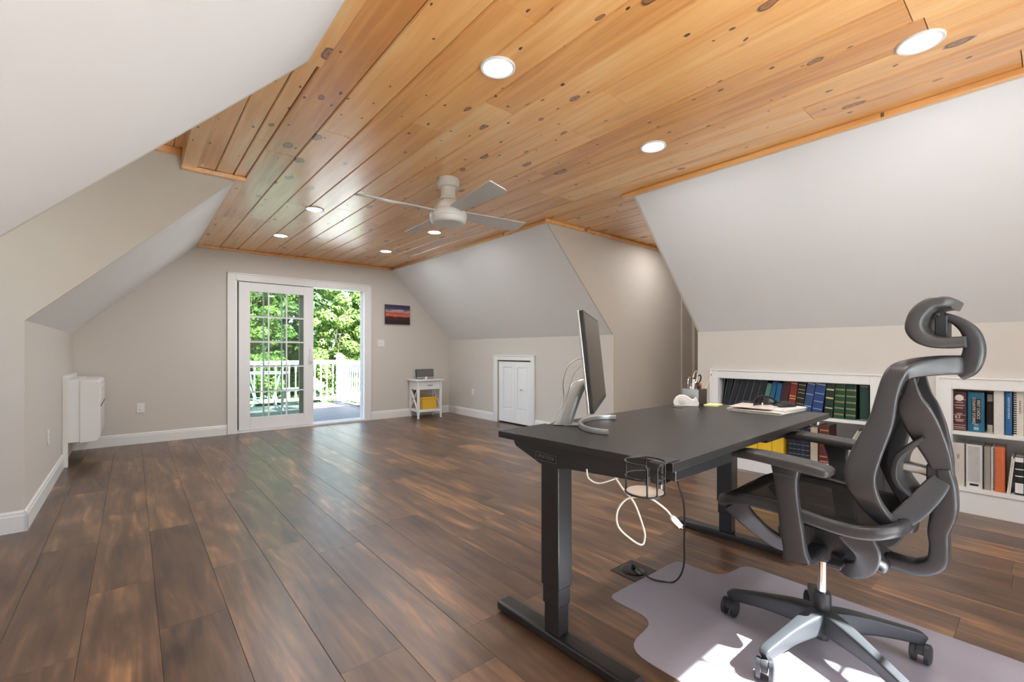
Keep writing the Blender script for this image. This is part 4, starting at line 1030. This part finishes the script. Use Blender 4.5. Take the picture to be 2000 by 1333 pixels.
# seat: frame loop + mesh
def seat_z(y):
    k = [(.30, .562), (.36, .543), (.42, .534), (.50, .540), (.60, .553), (.70, .558), (.78, .549), (.84, .530), (.875, .505)]
    for (a, za), (b2, zb) in zip(k, k[1:]):
        if y <= b2: return za + (zb - za) * max(0, (y - a) / (b2 - a))
    return k[-1][1]
SWH = .262
def resample(poly, n):
    P = [V((*p, 0)) for p in poly]; P.append(P[0]); L = [0]
    for a, b2 in zip(P, P[1:]): L.append(L[-1] + (b2 - a).length)
    out = []; j = 0
    for i in range(n):
        d = L[-1] * i / n
        while L[j + 1] < d: j += 1
        u = (d - L[j]) / max(1e-9, L[j + 1] - L[j]); q = P[j].lerp(P[j + 1], u); out.append((q.x, q.y))
    return out
loop_ = []
for x, y in resample(rounded([(CX - SWH, .305), (CX - SWH + .012, .880), (CX + SWH - .012, .880), (CX + SWH, .305)], [.13, .14, .14, .13], 10), 44):
    u = abs(x - CX) / SWH
    loop_.append((x, y, seat_z(y) + .012 * (u - .8)))
MB().sweep(loop_, (.016, .021), ref=(0, 0, 1), n=18, exp=3, closed=True, sub=2).build('seat_frame', M['chair_grey'], t)
b = MB()
def seat_pt(u, v):
    y = .318 + .557 * v; lim = SWH - .008 - .06 * max(0, (v - .80) / .2) ** 2 - .05 * max(0, (.2 - v) / .2) ** 2
    x = CX + (2 * u - 1) * lim; e = 1 - (2 * u - 1) ** 2
    return V((x, y, seat_z(y) + .017 - .018 * e * math.sin(math.pi * min(1, v * 1.05))))
b.grid(seat_pt, 20, 24).build('seat_mesh', M['mesh'], t)
# armrests
def armrest(x, s, px, pz):
    post = [(x, .566, .395), (x, .572, .43), (x, .582, .50), (x, .594, .60), (x, .60, .665), (x + s * .008, .603, pz - .012)]
    a = MB().sweep(post, [(.042, .019), (.036, .019), (.036, .018), (.034, .017), (.037, .018), (.046, .021)], ref=(1, 0, 0), n=20, exp=5)
    ar = a.build('armrest', M['chair_grey'], t)
    MB().sweep([(x, .56, .402), (x + s * .05, .555, .392), (CX - s * .10, .55, .40), (CX - s * .06, .55, .42)], [(.028, .014), (.028, .014), (.028, .014), (.028, .014)], ref=(0, 0, 1), n=16, exp=4).build('arm_bracket', M['chair_grey'], ar)
    pad = [(px + .010 * s, .815, pz - .004), (px + .006 * s, .79, pz + .002), (px + .002 * s, .70, pz + .006), (px, .60, pz), (px, .53, pz - .006), (px, .485, pz - .012), (px, .470, pz - .014)]
    MB().sweep(pad, [(.020, .006), (.036, .014), (.046, .017), (.047, .018), (.047, .018), (.045, .016), (.036, .009)], ref=(0, 0, 1), n=24, exp=5).build('arm_pad', M['pad'], ar)
    MB().box((x - s * .0225 - .002, .575, pz - .044), (x - s * .0225 + .002, .635, pz - .036)).build('height_button', M['dark'], ar)
armrest(1.757, 1, 1.778, .726); armrest(2.345, -1, 2.332, .726)
# back frame: one continuous loop, near side first, mirrored for the far side
near = [((2.00, .200, 1.074), .022, .030), ((1.965, .238, 1.072), .024, .030), ((1.930, .285, 1.064), .026, .028), ((1.903, .318, 1.050), .028, .024), ((1.889, .334, 1.020), .028, .020), ((1.875, .346, .965), .028, .016), ((1.855, .358, .885), .033, .014), ((1.825, .390, .780), .040, .013), ((1.808, .402, .705), .041, .013), ((1.825, .383, .635), .034, .014), ((1.865, .350, .575), .027, .015), ((1.93, .325, .540), .022, .018), ((2.03, .312, .528), .020, .020)]
loop_p = [n_[0] for n_ in near] + [(2 * CX - n_[0][0], n_[0][1], n_[0][2]) for n_ in near[-2::-1]]
loop_r = [(n_[1], n_[2]) for n_ in near] + [(n_[1], n_[2]) for n_ in near[-2::-1]]
def frame_sweep(pts, rad, n=28, sub=7, exp=4.5):
    """closed loop in a leaning plane; section width lies front-to-back, thickness faces outwards"""
    P = [V(p) for p in pts]; N = len(P); C = []; RR = []
    for i in range(N):
        p0, p1, p2, p3 = P[i-1], P[i], P[(i+1) % N], P[(i+2) % N]
        for j in range(sub):
            u = j / sub
            C.append(.5 * ((2*p1) + (p2-p0)*u + (2*p0-5*p1+4*p2-p3)*u*u + (3*p1-p0-3*p2+p3)*u**3))
            ra, rb, rc, rd = rad[i-1], rad[i], rad[(i+1) % N], rad[(i+2) % N]
            RR.append(tuple(.5 * (2*rb[q] + (rc[q]-ra[q])*u + (2*ra[q]-5*rb[q]+4*rc[q]-rd[q])*u*u + (3*rb[q]-ra[q]-3*rc[q]+rd[q])*u**3) for q in (0, 1)))
    L = len(C); vs = []
    for i in range(L):
        tg = (C[(i+1) % L] - C[i-1]).normalized()
        back = V((0, 1, 0)); w = (back - tg * back.dot(tg))
        if w.length < .25: w = V((0, .3, 1)) - tg * V((0, .3, 1)).dot(tg)
        w.normalize(); o2 = tg.cross(w)
        for k in range(n):
            a = 2 * math.pi * k / n; c, s2 = math.cos(a), math.sin(a)
            vs.append(C[i] + w * (RR[i][0] * math.copysign(abs(c) ** (2 / exp), c)) + o2 * (RR[i][1] * math.copysign(abs(s2) ** (2 / exp), s2)))
    m_ = MB(); m_.add(vs, [(i*n+k, i*n+(k+1) % n, ((i+1) % L)*n+(k+1) % n, ((i+1) % L)*n+k) for i in range(L) for k in range(n)])
    return m_
frame_sweep(loop_p, loop_r).build('back_frame', M['chair_grey'], t, angle=60)
def edge(z):
    k = [(.545, 1.94, .335), (.575, 1.868, .352), (.635, 1.828, .388), (.705, 1.812, .405), (.78, 1.828, .395), (.885, 1.858, .362), (.975, 1.878, .350), (1.04, 1.90, .326)]
    for (a, xa, ya), (b2, xb, yb) in zip(k, k[1:]):
        if z <= b2:
            u = max(0, (z - a) / (b2 - a)); return xa + (xb - xa) * u, ya + (yb - ya) * u
    return k[-1][1:]
def back_pt(u, v):
    z = .548 + .487 * v; x, y = edge(z); e = 1 - (2 * u - 1) ** 2
    return V((x + (2 * CX - 2 * x) * u, y + .012 - .030 * e, z))
MB().grid(back_pt, 18, 26).build('back_mesh', M['mesh'], t)
# spine: lower bow, node and the four flat arms of the X
sp_ = MB().sweep([(CX, .228, .735), (CX, .222, .68), (CX, .226, .60), (CX, .240, .53), (CX, .238, .48), (CX, .245, .425), (CX, .285, .392), (CX, .33, .388), (CX, .372, .390)], [(.020, .034), (.026, .033), (.032, .032), (.027, .032), (.025, .034), (.026, .036), (.024, .038), (.022, .038), (.021, .038)], ref=(1, 0, 0), n=28, exp=5).build('spine', M['chair_grey'], t)
MB().sweep([(CX, .365, .391), (CX, .41, .396), (CX, .46, .402)], (.014, .028), ref=(1, 0, 0), n=20, exp=6).build('spine_link', M['chair_dark'], sp_)
for s in (0, 1):
    up_ = [(1.925, .292, 1.045), (1.930, .293, .985), (1.945, .292, .935), (1.972, .268, .86), (2.005, .240, .775), (2.028, .226, .705)]
    lo_ = [(2.028, .226, .72), (2.000, .245, .675), (1.955, .285, .610), (1.915, .325, .560)]
    MB().sweep(mir(up_) if s else up_, [(.006, .010), (.020, .010), (.040, .011), (.042, .012), (.032, .016), (.024, .020)], ref=(1, 0, 0), n=24, exp=6).build('spine_arm', M['chair_grey'], sp_)
    MB().sweep(mir(lo_) if s else lo_, [(.022, .020), (.030, .016), (.034, .013), (.030, .011)], ref=(1, 0, 0), n=24, exp=6).build('spine_arm', M['chair_grey'], sp_)
# lumbar support
lb = MB().sweep([(CX, .268, .838), (CX, .300, .805), (CX, .330, .765), (CX, .338, .715), (CX, .330, .680), (CX, .300, .645)], [(.006, .085), (.010, .10), (.012, .11), (.012, .11), (.011, .105), (.006, .09)], ref=(1, 0, 0), n=28, exp=5).build('lumbar_support', M['chair_dark'], t)
MB().sweep([(CX, .335, .725), (CX, .285, .722), (CX, .240, .712)], [(.018, .03), (.016, .022), (.018, .022)], ref=(1, 0, 0), n=14, exp=3).build('lumbar_arm', M['alu'], lb)
MB().box((CX - .03, .232, .690), (CX + .03, .268, .745)).build('lumbar_slider', M['dark'], lb, bevel=.004)
# headrest
hd = MB().sweep([(CX, .196, 1.264), (CX, .216, 1.271), (CX, .245, 1.268), (CX, .270, 1.246), (CX, .283, 1.218), (CX, .284, 1.187), (CX, .266, 1.160), (CX, .230, 1.145), (CX, .172, 1.147)], [(.015, .105), (.018, .118), (.021, .126), (.024, .132), (.024, .134), (.025, .134), (.023, .130), (.019, .120), (.017, .108)], ref=(1, 0, 0), n=36, exp=6, sub=6).build('headrest', M['pad'], t)
for s in (-1, 1):
    br = MB().sweep([(CX + s * .012, .196, 1.050), (CX + s * .018, .172, 1.070), (CX + s * .024, .158, 1.120), (CX + s * .028, .166, 1.175), (CX + s * .034, .196, 1.214), (CX + s * .040, .236, 1.236)], [(.028, .016), (.028, .017), (.025, .017), (.020, .014), (.014, .010), (.010, .008)], ref=(1, 0, 0), n=16, exp=3).build('headrest_bracket', M['chair_grey'], t)
    MB().cyl((CX + s * .030, .236, 1.236), (CX + s * .054, .236, 1.236), .0125, n=20).build('pivot_screw', M['chair_dark'], br)
MB().cyl((CX - .06, .238, 1.236), (CX + .06, .238, 1.236), .007, n=14).box((CX - .05, .215, 1.16), (CX + .05, .245, 1.232)).build('headrest_hinge', M['chair_dark'], hd, bevel=.003)

# ------------------------------------------------------------------ built-in bookcases and books
BX1 = 4.72
def bookcase(y0, y1, label, cat_extra, shelf_z):
    t = thing('built_in_bookcase', (XKR, (y0 + y1) / 2, 0), label, 'bookcase', 'white built-in bookcases')
    b = MB(); e = .002
    b.box((XKR + .001, y0 + e, .005), (BX1, y0 + .016, BZ1 - e)).box((XKR + .001, y1 - .016, .005), (BX1, y1 - e, BZ1 - e)).box((XKR + .001, y0 + .016, BZ1 - .016), (BX1, y1 - .016, BZ1 - e))
    b.box((BX1 - .012, y0 + .016, .005), (BX1, y1 - .016, BZ1 - .016))
    b.build('carcass', M['trim'], t, smooth=False)
    c = MB(); x0, x1 = XKR - .021, XKR - .001
    cz = BZ1 + .072; cw = .068
    c.box((x0, y0 - cw, .0), (x1, y0 + .012, cz)).box((x0, y1 - .012, .0), (x1, y1 + cw, cz)).box((x0, y0 + .012, BZ1 - .012), (x1, y1 - .012, cz))
    c.box((x0 - .008, y0 - cw, .0), (x0, y0 - cw + .014, cz)).box((x0 - .008, y1 + cw - .014, .0), (x0, y1 + cw, cz)).box((x0 - .008, y0 - cw + .014, cz - .014), (x0, y1 + cw - .014, cz))
    c.build('casing', M['trim'], t, bevel=.002)
    MB().box((XKR - .010, y0 + .012, shelf_z - .026), (BX1 - .012, y1 - .012, shelf_z)).build('shelf', M['trim'], t, bevel=.002)
    MB().box((XKR - .020, y0 + .012, .150), (BX1 - .012, y1 - .012, .176)).build('bottom_shelf', M['trim'], t, bevel=.002)
    MB().box((XKR - .010, y0 + .012, .0), (XKR + .01, y1 - .012, .150)).build('kick_board', M['trim'], t, bevel=.001)
    return t
S1 = .560; S0 = .176
bookcase(BC[0][0], BC[0][1], 'white built-in bookcase of dark law books behind the desk', '', S1)
bookcase(BC[1][0], BC[1][1], 'white built-in bookcase right of the office chair with white binders', '', S1)

BM_ = {}
def bmat(c, r=.42):
    k = (tuple(c), r)
    if k not in BM_: BM_[k] = mat('book_cloth', c, r, var=.10, vscale=40, bump=.06, bscale=500)
    return BM_[k]
def book(label, y, z, th, h, dep, color, tilt=0.0, xf=4.445, bands=(), band_m=None, cat='book', name='book', grp=None, edge=None, rough=.42, pages=True):
    """spine faces -x; y, z is the lower corner at the smaller-y side; tilt leans the top towards smaller y"""
    t = thing(name, (xf, y, z), label, cat, grp, rot=(R(tilt), 0, 0))
    m = bmat(color, rough); c = .0025
    b = MB(); b.box((.003, 0, 0), (dep, c, h)).box((.003, th - c, 0), (dep, th, h))
    # rounded spine
    pr = [(.006, .0), (.002, th * .12), (.0, th * .35), (.0, th * .65), (.002, th * .88), (.006, th), (.010, th), (.010, 0)]
    b.prism(pr, 'z', 0, h)
    b.build('cover', m, t, smooth=False)
    if pages: MB().box((.010, c, .004), (dep - .004, th - c, h - .004)).build('pages', M['page'], t, smooth=False)
    for (f, bh) in bands:
        MB().prism([(.0052, .0002), (.0012, th * .12), (-.0008, th * .35), (-.0008, th * .65), (.0012, th * .88), (.0052, th - .0002), (.007, th * .9), (.007, th * .1)], 'z', h * f, h * f + bh).build('spine_band', band_m or M['gold'], t, smooth=False)
    if edge is not None: MB().box((-.0005, th - .0022, .004), (.006, th - .0002, h - .004)).build('edge_line', edge, t, smooth=False)
    return t
edge_m = mat('pale_edge_line', (.28, .30, .33), .5)
# upper shelf, left to right: bottom y and top y of the right-hand side of every book
ordn = ['first', 'second', 'third', 'fourth', 'fifth', 'sixth', 'seventh']
G2 = [(f, .0035) for f in (.10, .125, .28, .305, .46, .485, .64, .665, .82, .845)]
silver = mat('silver_band', (.42, .44, .48), .4, metal=.3)
pale_gold = mat('pale_gold', (.60, .52, .26), .4)
blk = (.012, .014, .018)
up = [(b2, t2, .288, blk, [], None, 'black book leaning on the upper shelf, %s from its left end' % ordn[i]) for i, (b2, t2) in enumerate(((2.088, 2.058), (2.034, 1.982), (1.979, 1.910), (1.922, 1.845), (1.864, 1.784), (1.804, 1.726), (1.745, 1.672)))] + [
 (1.692, 1.628, .262, (.10, .22, .17), [], None, 'plain sage green book leaning between black and blue books on the upper shelf'),
 (1.645, 1.588, .278, (.012, .10, .20), [], None, 'teal blue book leaning right of the sage green one on the upper shelf'),
 (1.592, 1.545, .268, (.014, .11, .24), [], None, 'brighter blue book leaning against the dark maroon one on the upper shelf'),
 (1.524, 1.484, .286, (.05, .012, .014), [], None, 'thick dark maroon book leaning right of the blue pair on the upper shelf'),
 (1.460, 1.427, .284, (.22, .022, .015), [(.06, .012), (.46, .010), (.54, .010), (.93, .010)], mat('red_gold', (.62, .36, .16), .4), 'red book with gold framed spine panels on the upper shelf'),
 (1.398, 1.362, .284, (.012, .012, .012), [(.12, .005), (.32, .005), (.50, .005), (.66, .005), (.76, .005), (.90, .006)], None, 'black book with gold spine bands right of the red one'),
 (1.336, 1.294, .288, (.028, .065, .18), [(.26, .007), (.62, .007), (.93, .009)], silver, 'darker blue leaning book with three pale bands, left of its brighter twin'),
 (1.254, 1.217, .288, (.018, .055, .20), [(.20, .006), (.42, .006), (.66, .006), (.92, .010)], silver, 'brighter blue book with four pale bands leaning beside its blue twin'),
 (1.176, 1.156, .283, (.012, .035, .016), [(.26, .010), (.55, .012), (.80, .012)], pale_gold, 'dark green book with three pale gold title blocks on the upper shelf'),
 (1.096, 1.082, .283, (.012, .065, .030), G2, None, 'green book with double gold bands, left one of the matching pair'),
 (1.017, 1.010, .283, (.012, .060, .028), G2, None, 'green book with double gold bands, right one of the matching pair'),
]
pb, pt_ = 2.098, 2.096
for i, (yb, yt, h, c, bn, bm2, lab) in enumerate(up):
    tl = math.atan2(yb - yt, .285)
    th = min(pb - yb, pt_ - yt, .078) * math.cos(tl) - .0025
    book(lab, yb, S1 + .0005, max(th, .008), h, .205, c, math.degrees(tl), bands=bn, band_m=bm2, grp='black books leaning on the upper shelf' if i < 7 else None, edge=edge_m if i < 7 else None)
    pb, pt_ = yb, yt
book('plain dark green book standing alone at the right end of the upper shelf', .930, S1 + .0005, .060, .284, .205, (.014, .050, .036), 0, bands=[(.02, .004), (.95, .005)], band_m=mat('dull_gold', (.40, .34, .2), .4))
# lower shelf of the first bookcase
first = None
for k in range(48):
    y = 2.085 - k * .0118 - (.010 if k >= 12 else 0) - (.004 if k >= 28 else 0) - (.004 if k >= 38 else 0)
    if y < 1.526: break
    if first is None:
        first = thing('magazine', (4.43, y, S0), 'yellow-spined magazine in the tight row on the lower shelf', 'magazine', 'yellow magazines on the lower shelf', rot=(0, 0, 0))
        mgz = mat('yellow_magazine_spine', (.80, .50, .03), .4, var=.08)
        MB().box((0, 0, 0), (.004, .0112, .255)).box((.004, 0, 0), (.175, .0006, .255)).box((.004, .0106, 0), (.175, .0112, .255)).build('cover', mgz, first, smooth=False)
        MB().box((.004, .0007, .001), (.173, .0105, .254)).build('pages', M['page'], first, smooth=False)
    else:
        c = copy_tree(first); c.location = (4.43, y, S0)
low_lab = ['leftmost, beside the yellow magazines', 'second from the yellow magazines', 'third from the yellow magazines', 'fourth from the yellow magazines', 'fifth, beside the beige slipcase']
for k in range(5):
    y = 1.472 - k * .0335
    book('navy black volume with thin silver bands, ' + low_lab[k], y, S0, .0325, .272, .195, (.010, .012, .024) if k != 3 else (.012, .022, .045), 0, bands=[(f, .0025) for f in (.15, .30, .45, .60, .75, .90)], band_m=silver, grp='navy banded volumes on the lower shelf')
book('beige slipcase book beside the navy volumes on the lower shelf', 1.279, S0, .054, .290, .20, (.46, .39, .29))
book('thick red-brown leather book with tan bands on the lower shelf', 1.193, S0, .072, .315, .20, (.115, .022, .016), 0, xf=4.43, bands=[(f, .010) for f in (.03, .16, .55, .86)], band_m=mat('tan_band', (.42, .20, .12), .5))
for k, (yb, lab) in enumerate(((1.136, 'thin cream book leaning, first of three right of the red-brown book'), (1.114, 'thin cream book leaning, middle one of three right of the red-brown book'), (1.092, 'thin cream book leaning, last of three before the grey-green folder'))):
    book(lab, yb, S0 + .0005, .0175, .330, .19, (.55, .51, .42), 26.5, name='thin_book', grp='thin cream books leaning on the lower shelf')
book('wide grey-green folder leaning over at the right end of the lower shelf', 1.046, S0 + .0005, .038, .285, .21, (.16, .20, .19), 26.2, name='folder', cat='folder', rough=.6)

# second bookcase (right of the chair)
txt_w = mat('white_print', (.75, .74, .70), .5); txt_k = mat('black_print', (.05, .05, .05), .5)
def spine_text(t, s, size, m, y, z, vertical=True, ext=.0003):
    lettering(s, size, m, t, (-.0012, y, z), (R(90), R(90), R(-90)) if vertical else (R(90), 0, R(-90)), 'spine_lettering', ext)
b1 = book('maroon book with a cream seal and white printing at the left of its shelf', .385, S1, .074, .268, .19, (.085, .022, .024), 0, xf=4.44, bands=[(.04, .003), (.14, .003), (.40, .003), (.80, .003)], band_m=mat('pink_rule', (.62, .48, .42), .5))
MB().lathe((-.002, .036, .228), [(.001, -.0008), (.020, -.0008), (.022, .0005), (.022, .004)], 28, 'x').build('seal', M['pearl'], b1)
spine_text(b1, '62', .030, txt_w, .044, .095, False)
for z, w in ((.196, .040), (.176, .050), (.158, .036), (.118, .030), (.076, .048), (.066, .036), (.024, .056)):
    MB().box((-.0015, .036 - w / 2, z - .003), (-.0004, .036 + w / 2, z + .003)).build('print_line', mat('pink_print', (.52, .36, .32), .5), b1, smooth=False)
b2_ = book('thick blue book with a black title panel and cream lettering', .300, S1, .080, .272, .19, (.010, .13, .23), 0, xf=4.44)
pn = MB().box((-.0016, .016, .062), (.002, .062, .228)).build('title_panel', M['bezel'], b2_, smooth=False)
spine_text(b2_, 'FIRST CHOICE', .0205, M['pearl'], .028, .155); spine_text(b2_, 'COUNTRY STORIES', .0205, M['pearl'], .050, .145)
for o_ in [c for c in b2_.children if c.name.startswith('spine_lettering')]: o_.location.x = -.002
MB().box((-.0012, .026, .014), (0, .050, .034)).build('label_patch', silver, b2_, smooth=False)
MB().box((-.0012, .028, .046), (0, .048, .052)).build('label_patch', silver, b2_, smooth=False)
bk = book('dark brown book with cream ends standing behind the white binder', .262, S1, .030, .262, .16, (.05, .035, .028), 0, xf=4.50, bands=[(.80, .05), (.0, .05)], band_m=M['pearl'])
def binder(lab, y, z, th, h, color, xf=4.42, tilt=0.0):
    t = thing('ring_binder', (xf, y, z), lab, 'binder', None, rot=(R(tilt), 0, 0))
    m = bmat(color, .4)
    MB().box((0, 0, 0), (.22, .003, h)).box((0, th - .003, 0), (.22, th, h)).box((0, 0, 0), (.003, th, h)).build('binder_cover', m, t, bevel=.0008)
    MB().box((.012, .005, .008), (.205, th - .005, h - .015)).build('pages', M['cup_white'], t, smooth=False)
    return t
b = binder('tall plain white binder on the upper shelf beside the blue thin book', .206, S1, .050, .298, (.66, .65, .62))
b = book('thin bright blue book with white lettering next to the white binder', .172, S1, .030, .285, .20, (.016, .13, .32), 0, xf=4.42)
spine_text(b, 'ROOTS OF OUR PEOPLE', .013, txt_w, .015, .180)
t = thing('comb_bound_report', (4.43, .122, S1), 'cream report with a black comb binding on the upper shelf', 'report', None, rot=(0, 0, 0))
MB().box((.004, 0, 0), (.21, .044, .290)).build('pages', M['pearl'], t, smooth=False)
cb = MB()
for i in range(19): cb.box((.0, .030, .012 + i * .0146), (.010, .0446, .0195 + i * .0146))
cb.build('comb_binding', M['bezel'], t, bevel=.0015)
spine_text(t, 'SPRING REPORT', .012, txt_k, .016, .190); 
b = book('short navy-blue book with pale lettering after the cream report', .096, S1, .022, .246, .19, (.016, .06, .13), 0, xf=4.43, bands=[(.90, .003)], band_m=silver)
spine_text(b, 'LEGAL FORMS', .012, txt_w, .011, .14)
book('black and white striped book partly out of frame at the right end of its shelf', .056, S1, .036, .225, .19, (.03, .05, .09), 0, xf=4.43, bands=[(.12, .05), (.55, .06), (.90, .010)], band_m=M['pearl'])

b = binder('plain cream binder with small black lettering, leftmost on the bottom shelf', .392, S0, .066, .300, (.60, .57, .52))
lettering('ABA', .018, txt_k, b, (-.0006, .033, .205), (R(90), R(90), R(-90)), 'spine_lettering')
MB().box((-.0008, .031, .10), (0, .0335, .165)).build('print_line', silver, b, smooth=False)
b = binder('white binder with a grey printed spine sheet and black tag on the bottom shelf', .306, S0, .082, .298, (.66, .65, .62))
MB().box((-.0008, .014, .042), (.0002, .070, .285)).build('spine_sheet', mat('grey_print_sheet', (.48, .48, .47), .35, var=.15, vscale=25), b, smooth=False)
MB().box((-.0012, .020, .016), (.0002, .062, .030)).build('black_tag', M['bezel'], b, smooth=False)
b = book('grey-beige printed report with dark edges beside the white binders', .270, S0, .033, .292, .20, (.34, .32, .27), 0, xf=4.43, edge=M['bezel'])
t = thing('spiral_notebook', (4.43, .252, S0), 'thin white spiral notebook squeezed against the orange one', 'notebook', None, rot=(0, 0, 0))
MB().box((.004, 0, 0), (.2, .015, .292)).build('pages', M['cup_white'], t, smooth=False)
sp2 = MB()
for i in range(30): sp2.lathe((.003, .004, .006 + i * .0096), [(.001, 0), (.005, .0005), (.005, .0035), (.001, .004)], 8)
sp2.build('spiral_wire', M['bezel'], t)
book('bright orange book on the bottom shelf', .204, S0, .046, .300, .20, (.62, .15, .055), 0, xf=4.42)
t = thing('envelope', (4.43, .180, S0), 'cream envelopes leaning right of the orange book', 'envelopes', None, rot=(R(5), 0, 0))
MB().box((0, 0, 0), (.17, .008, .235)).build('front_envelope', M['pearl'], t, smooth=False)
MB().box((.004, .009, 0), (.17, .016, .245)).build('rear_envelope', M['pearl'], t, smooth=False)
book('black and white boxed book on the bottom shelf, right of the cream envelopes', .120, S0, .042, .250, .19, (.015, .015, .015), 0, xf=4.43, bands=[(.05, .065), (.86, .03), (.48, .006), (.66, .006)], band_m=M['cup_white'])
b = binder('white binder with two rivets at the right end of the bottom shelf', .066, S0, .040, .296, (.62, .62, .60), tilt=2.0)
for z in (.025, .265): MB().lathe((-.0008, .02, z), [(.001, 0), (.004, 0), (.004, .001)], 12, 'x').build('rivet', M['dark'], b)
binder('pale grey binder partly out of frame beside the riveted white one', .012, S0, .045, .285, (.45, .45, .46))
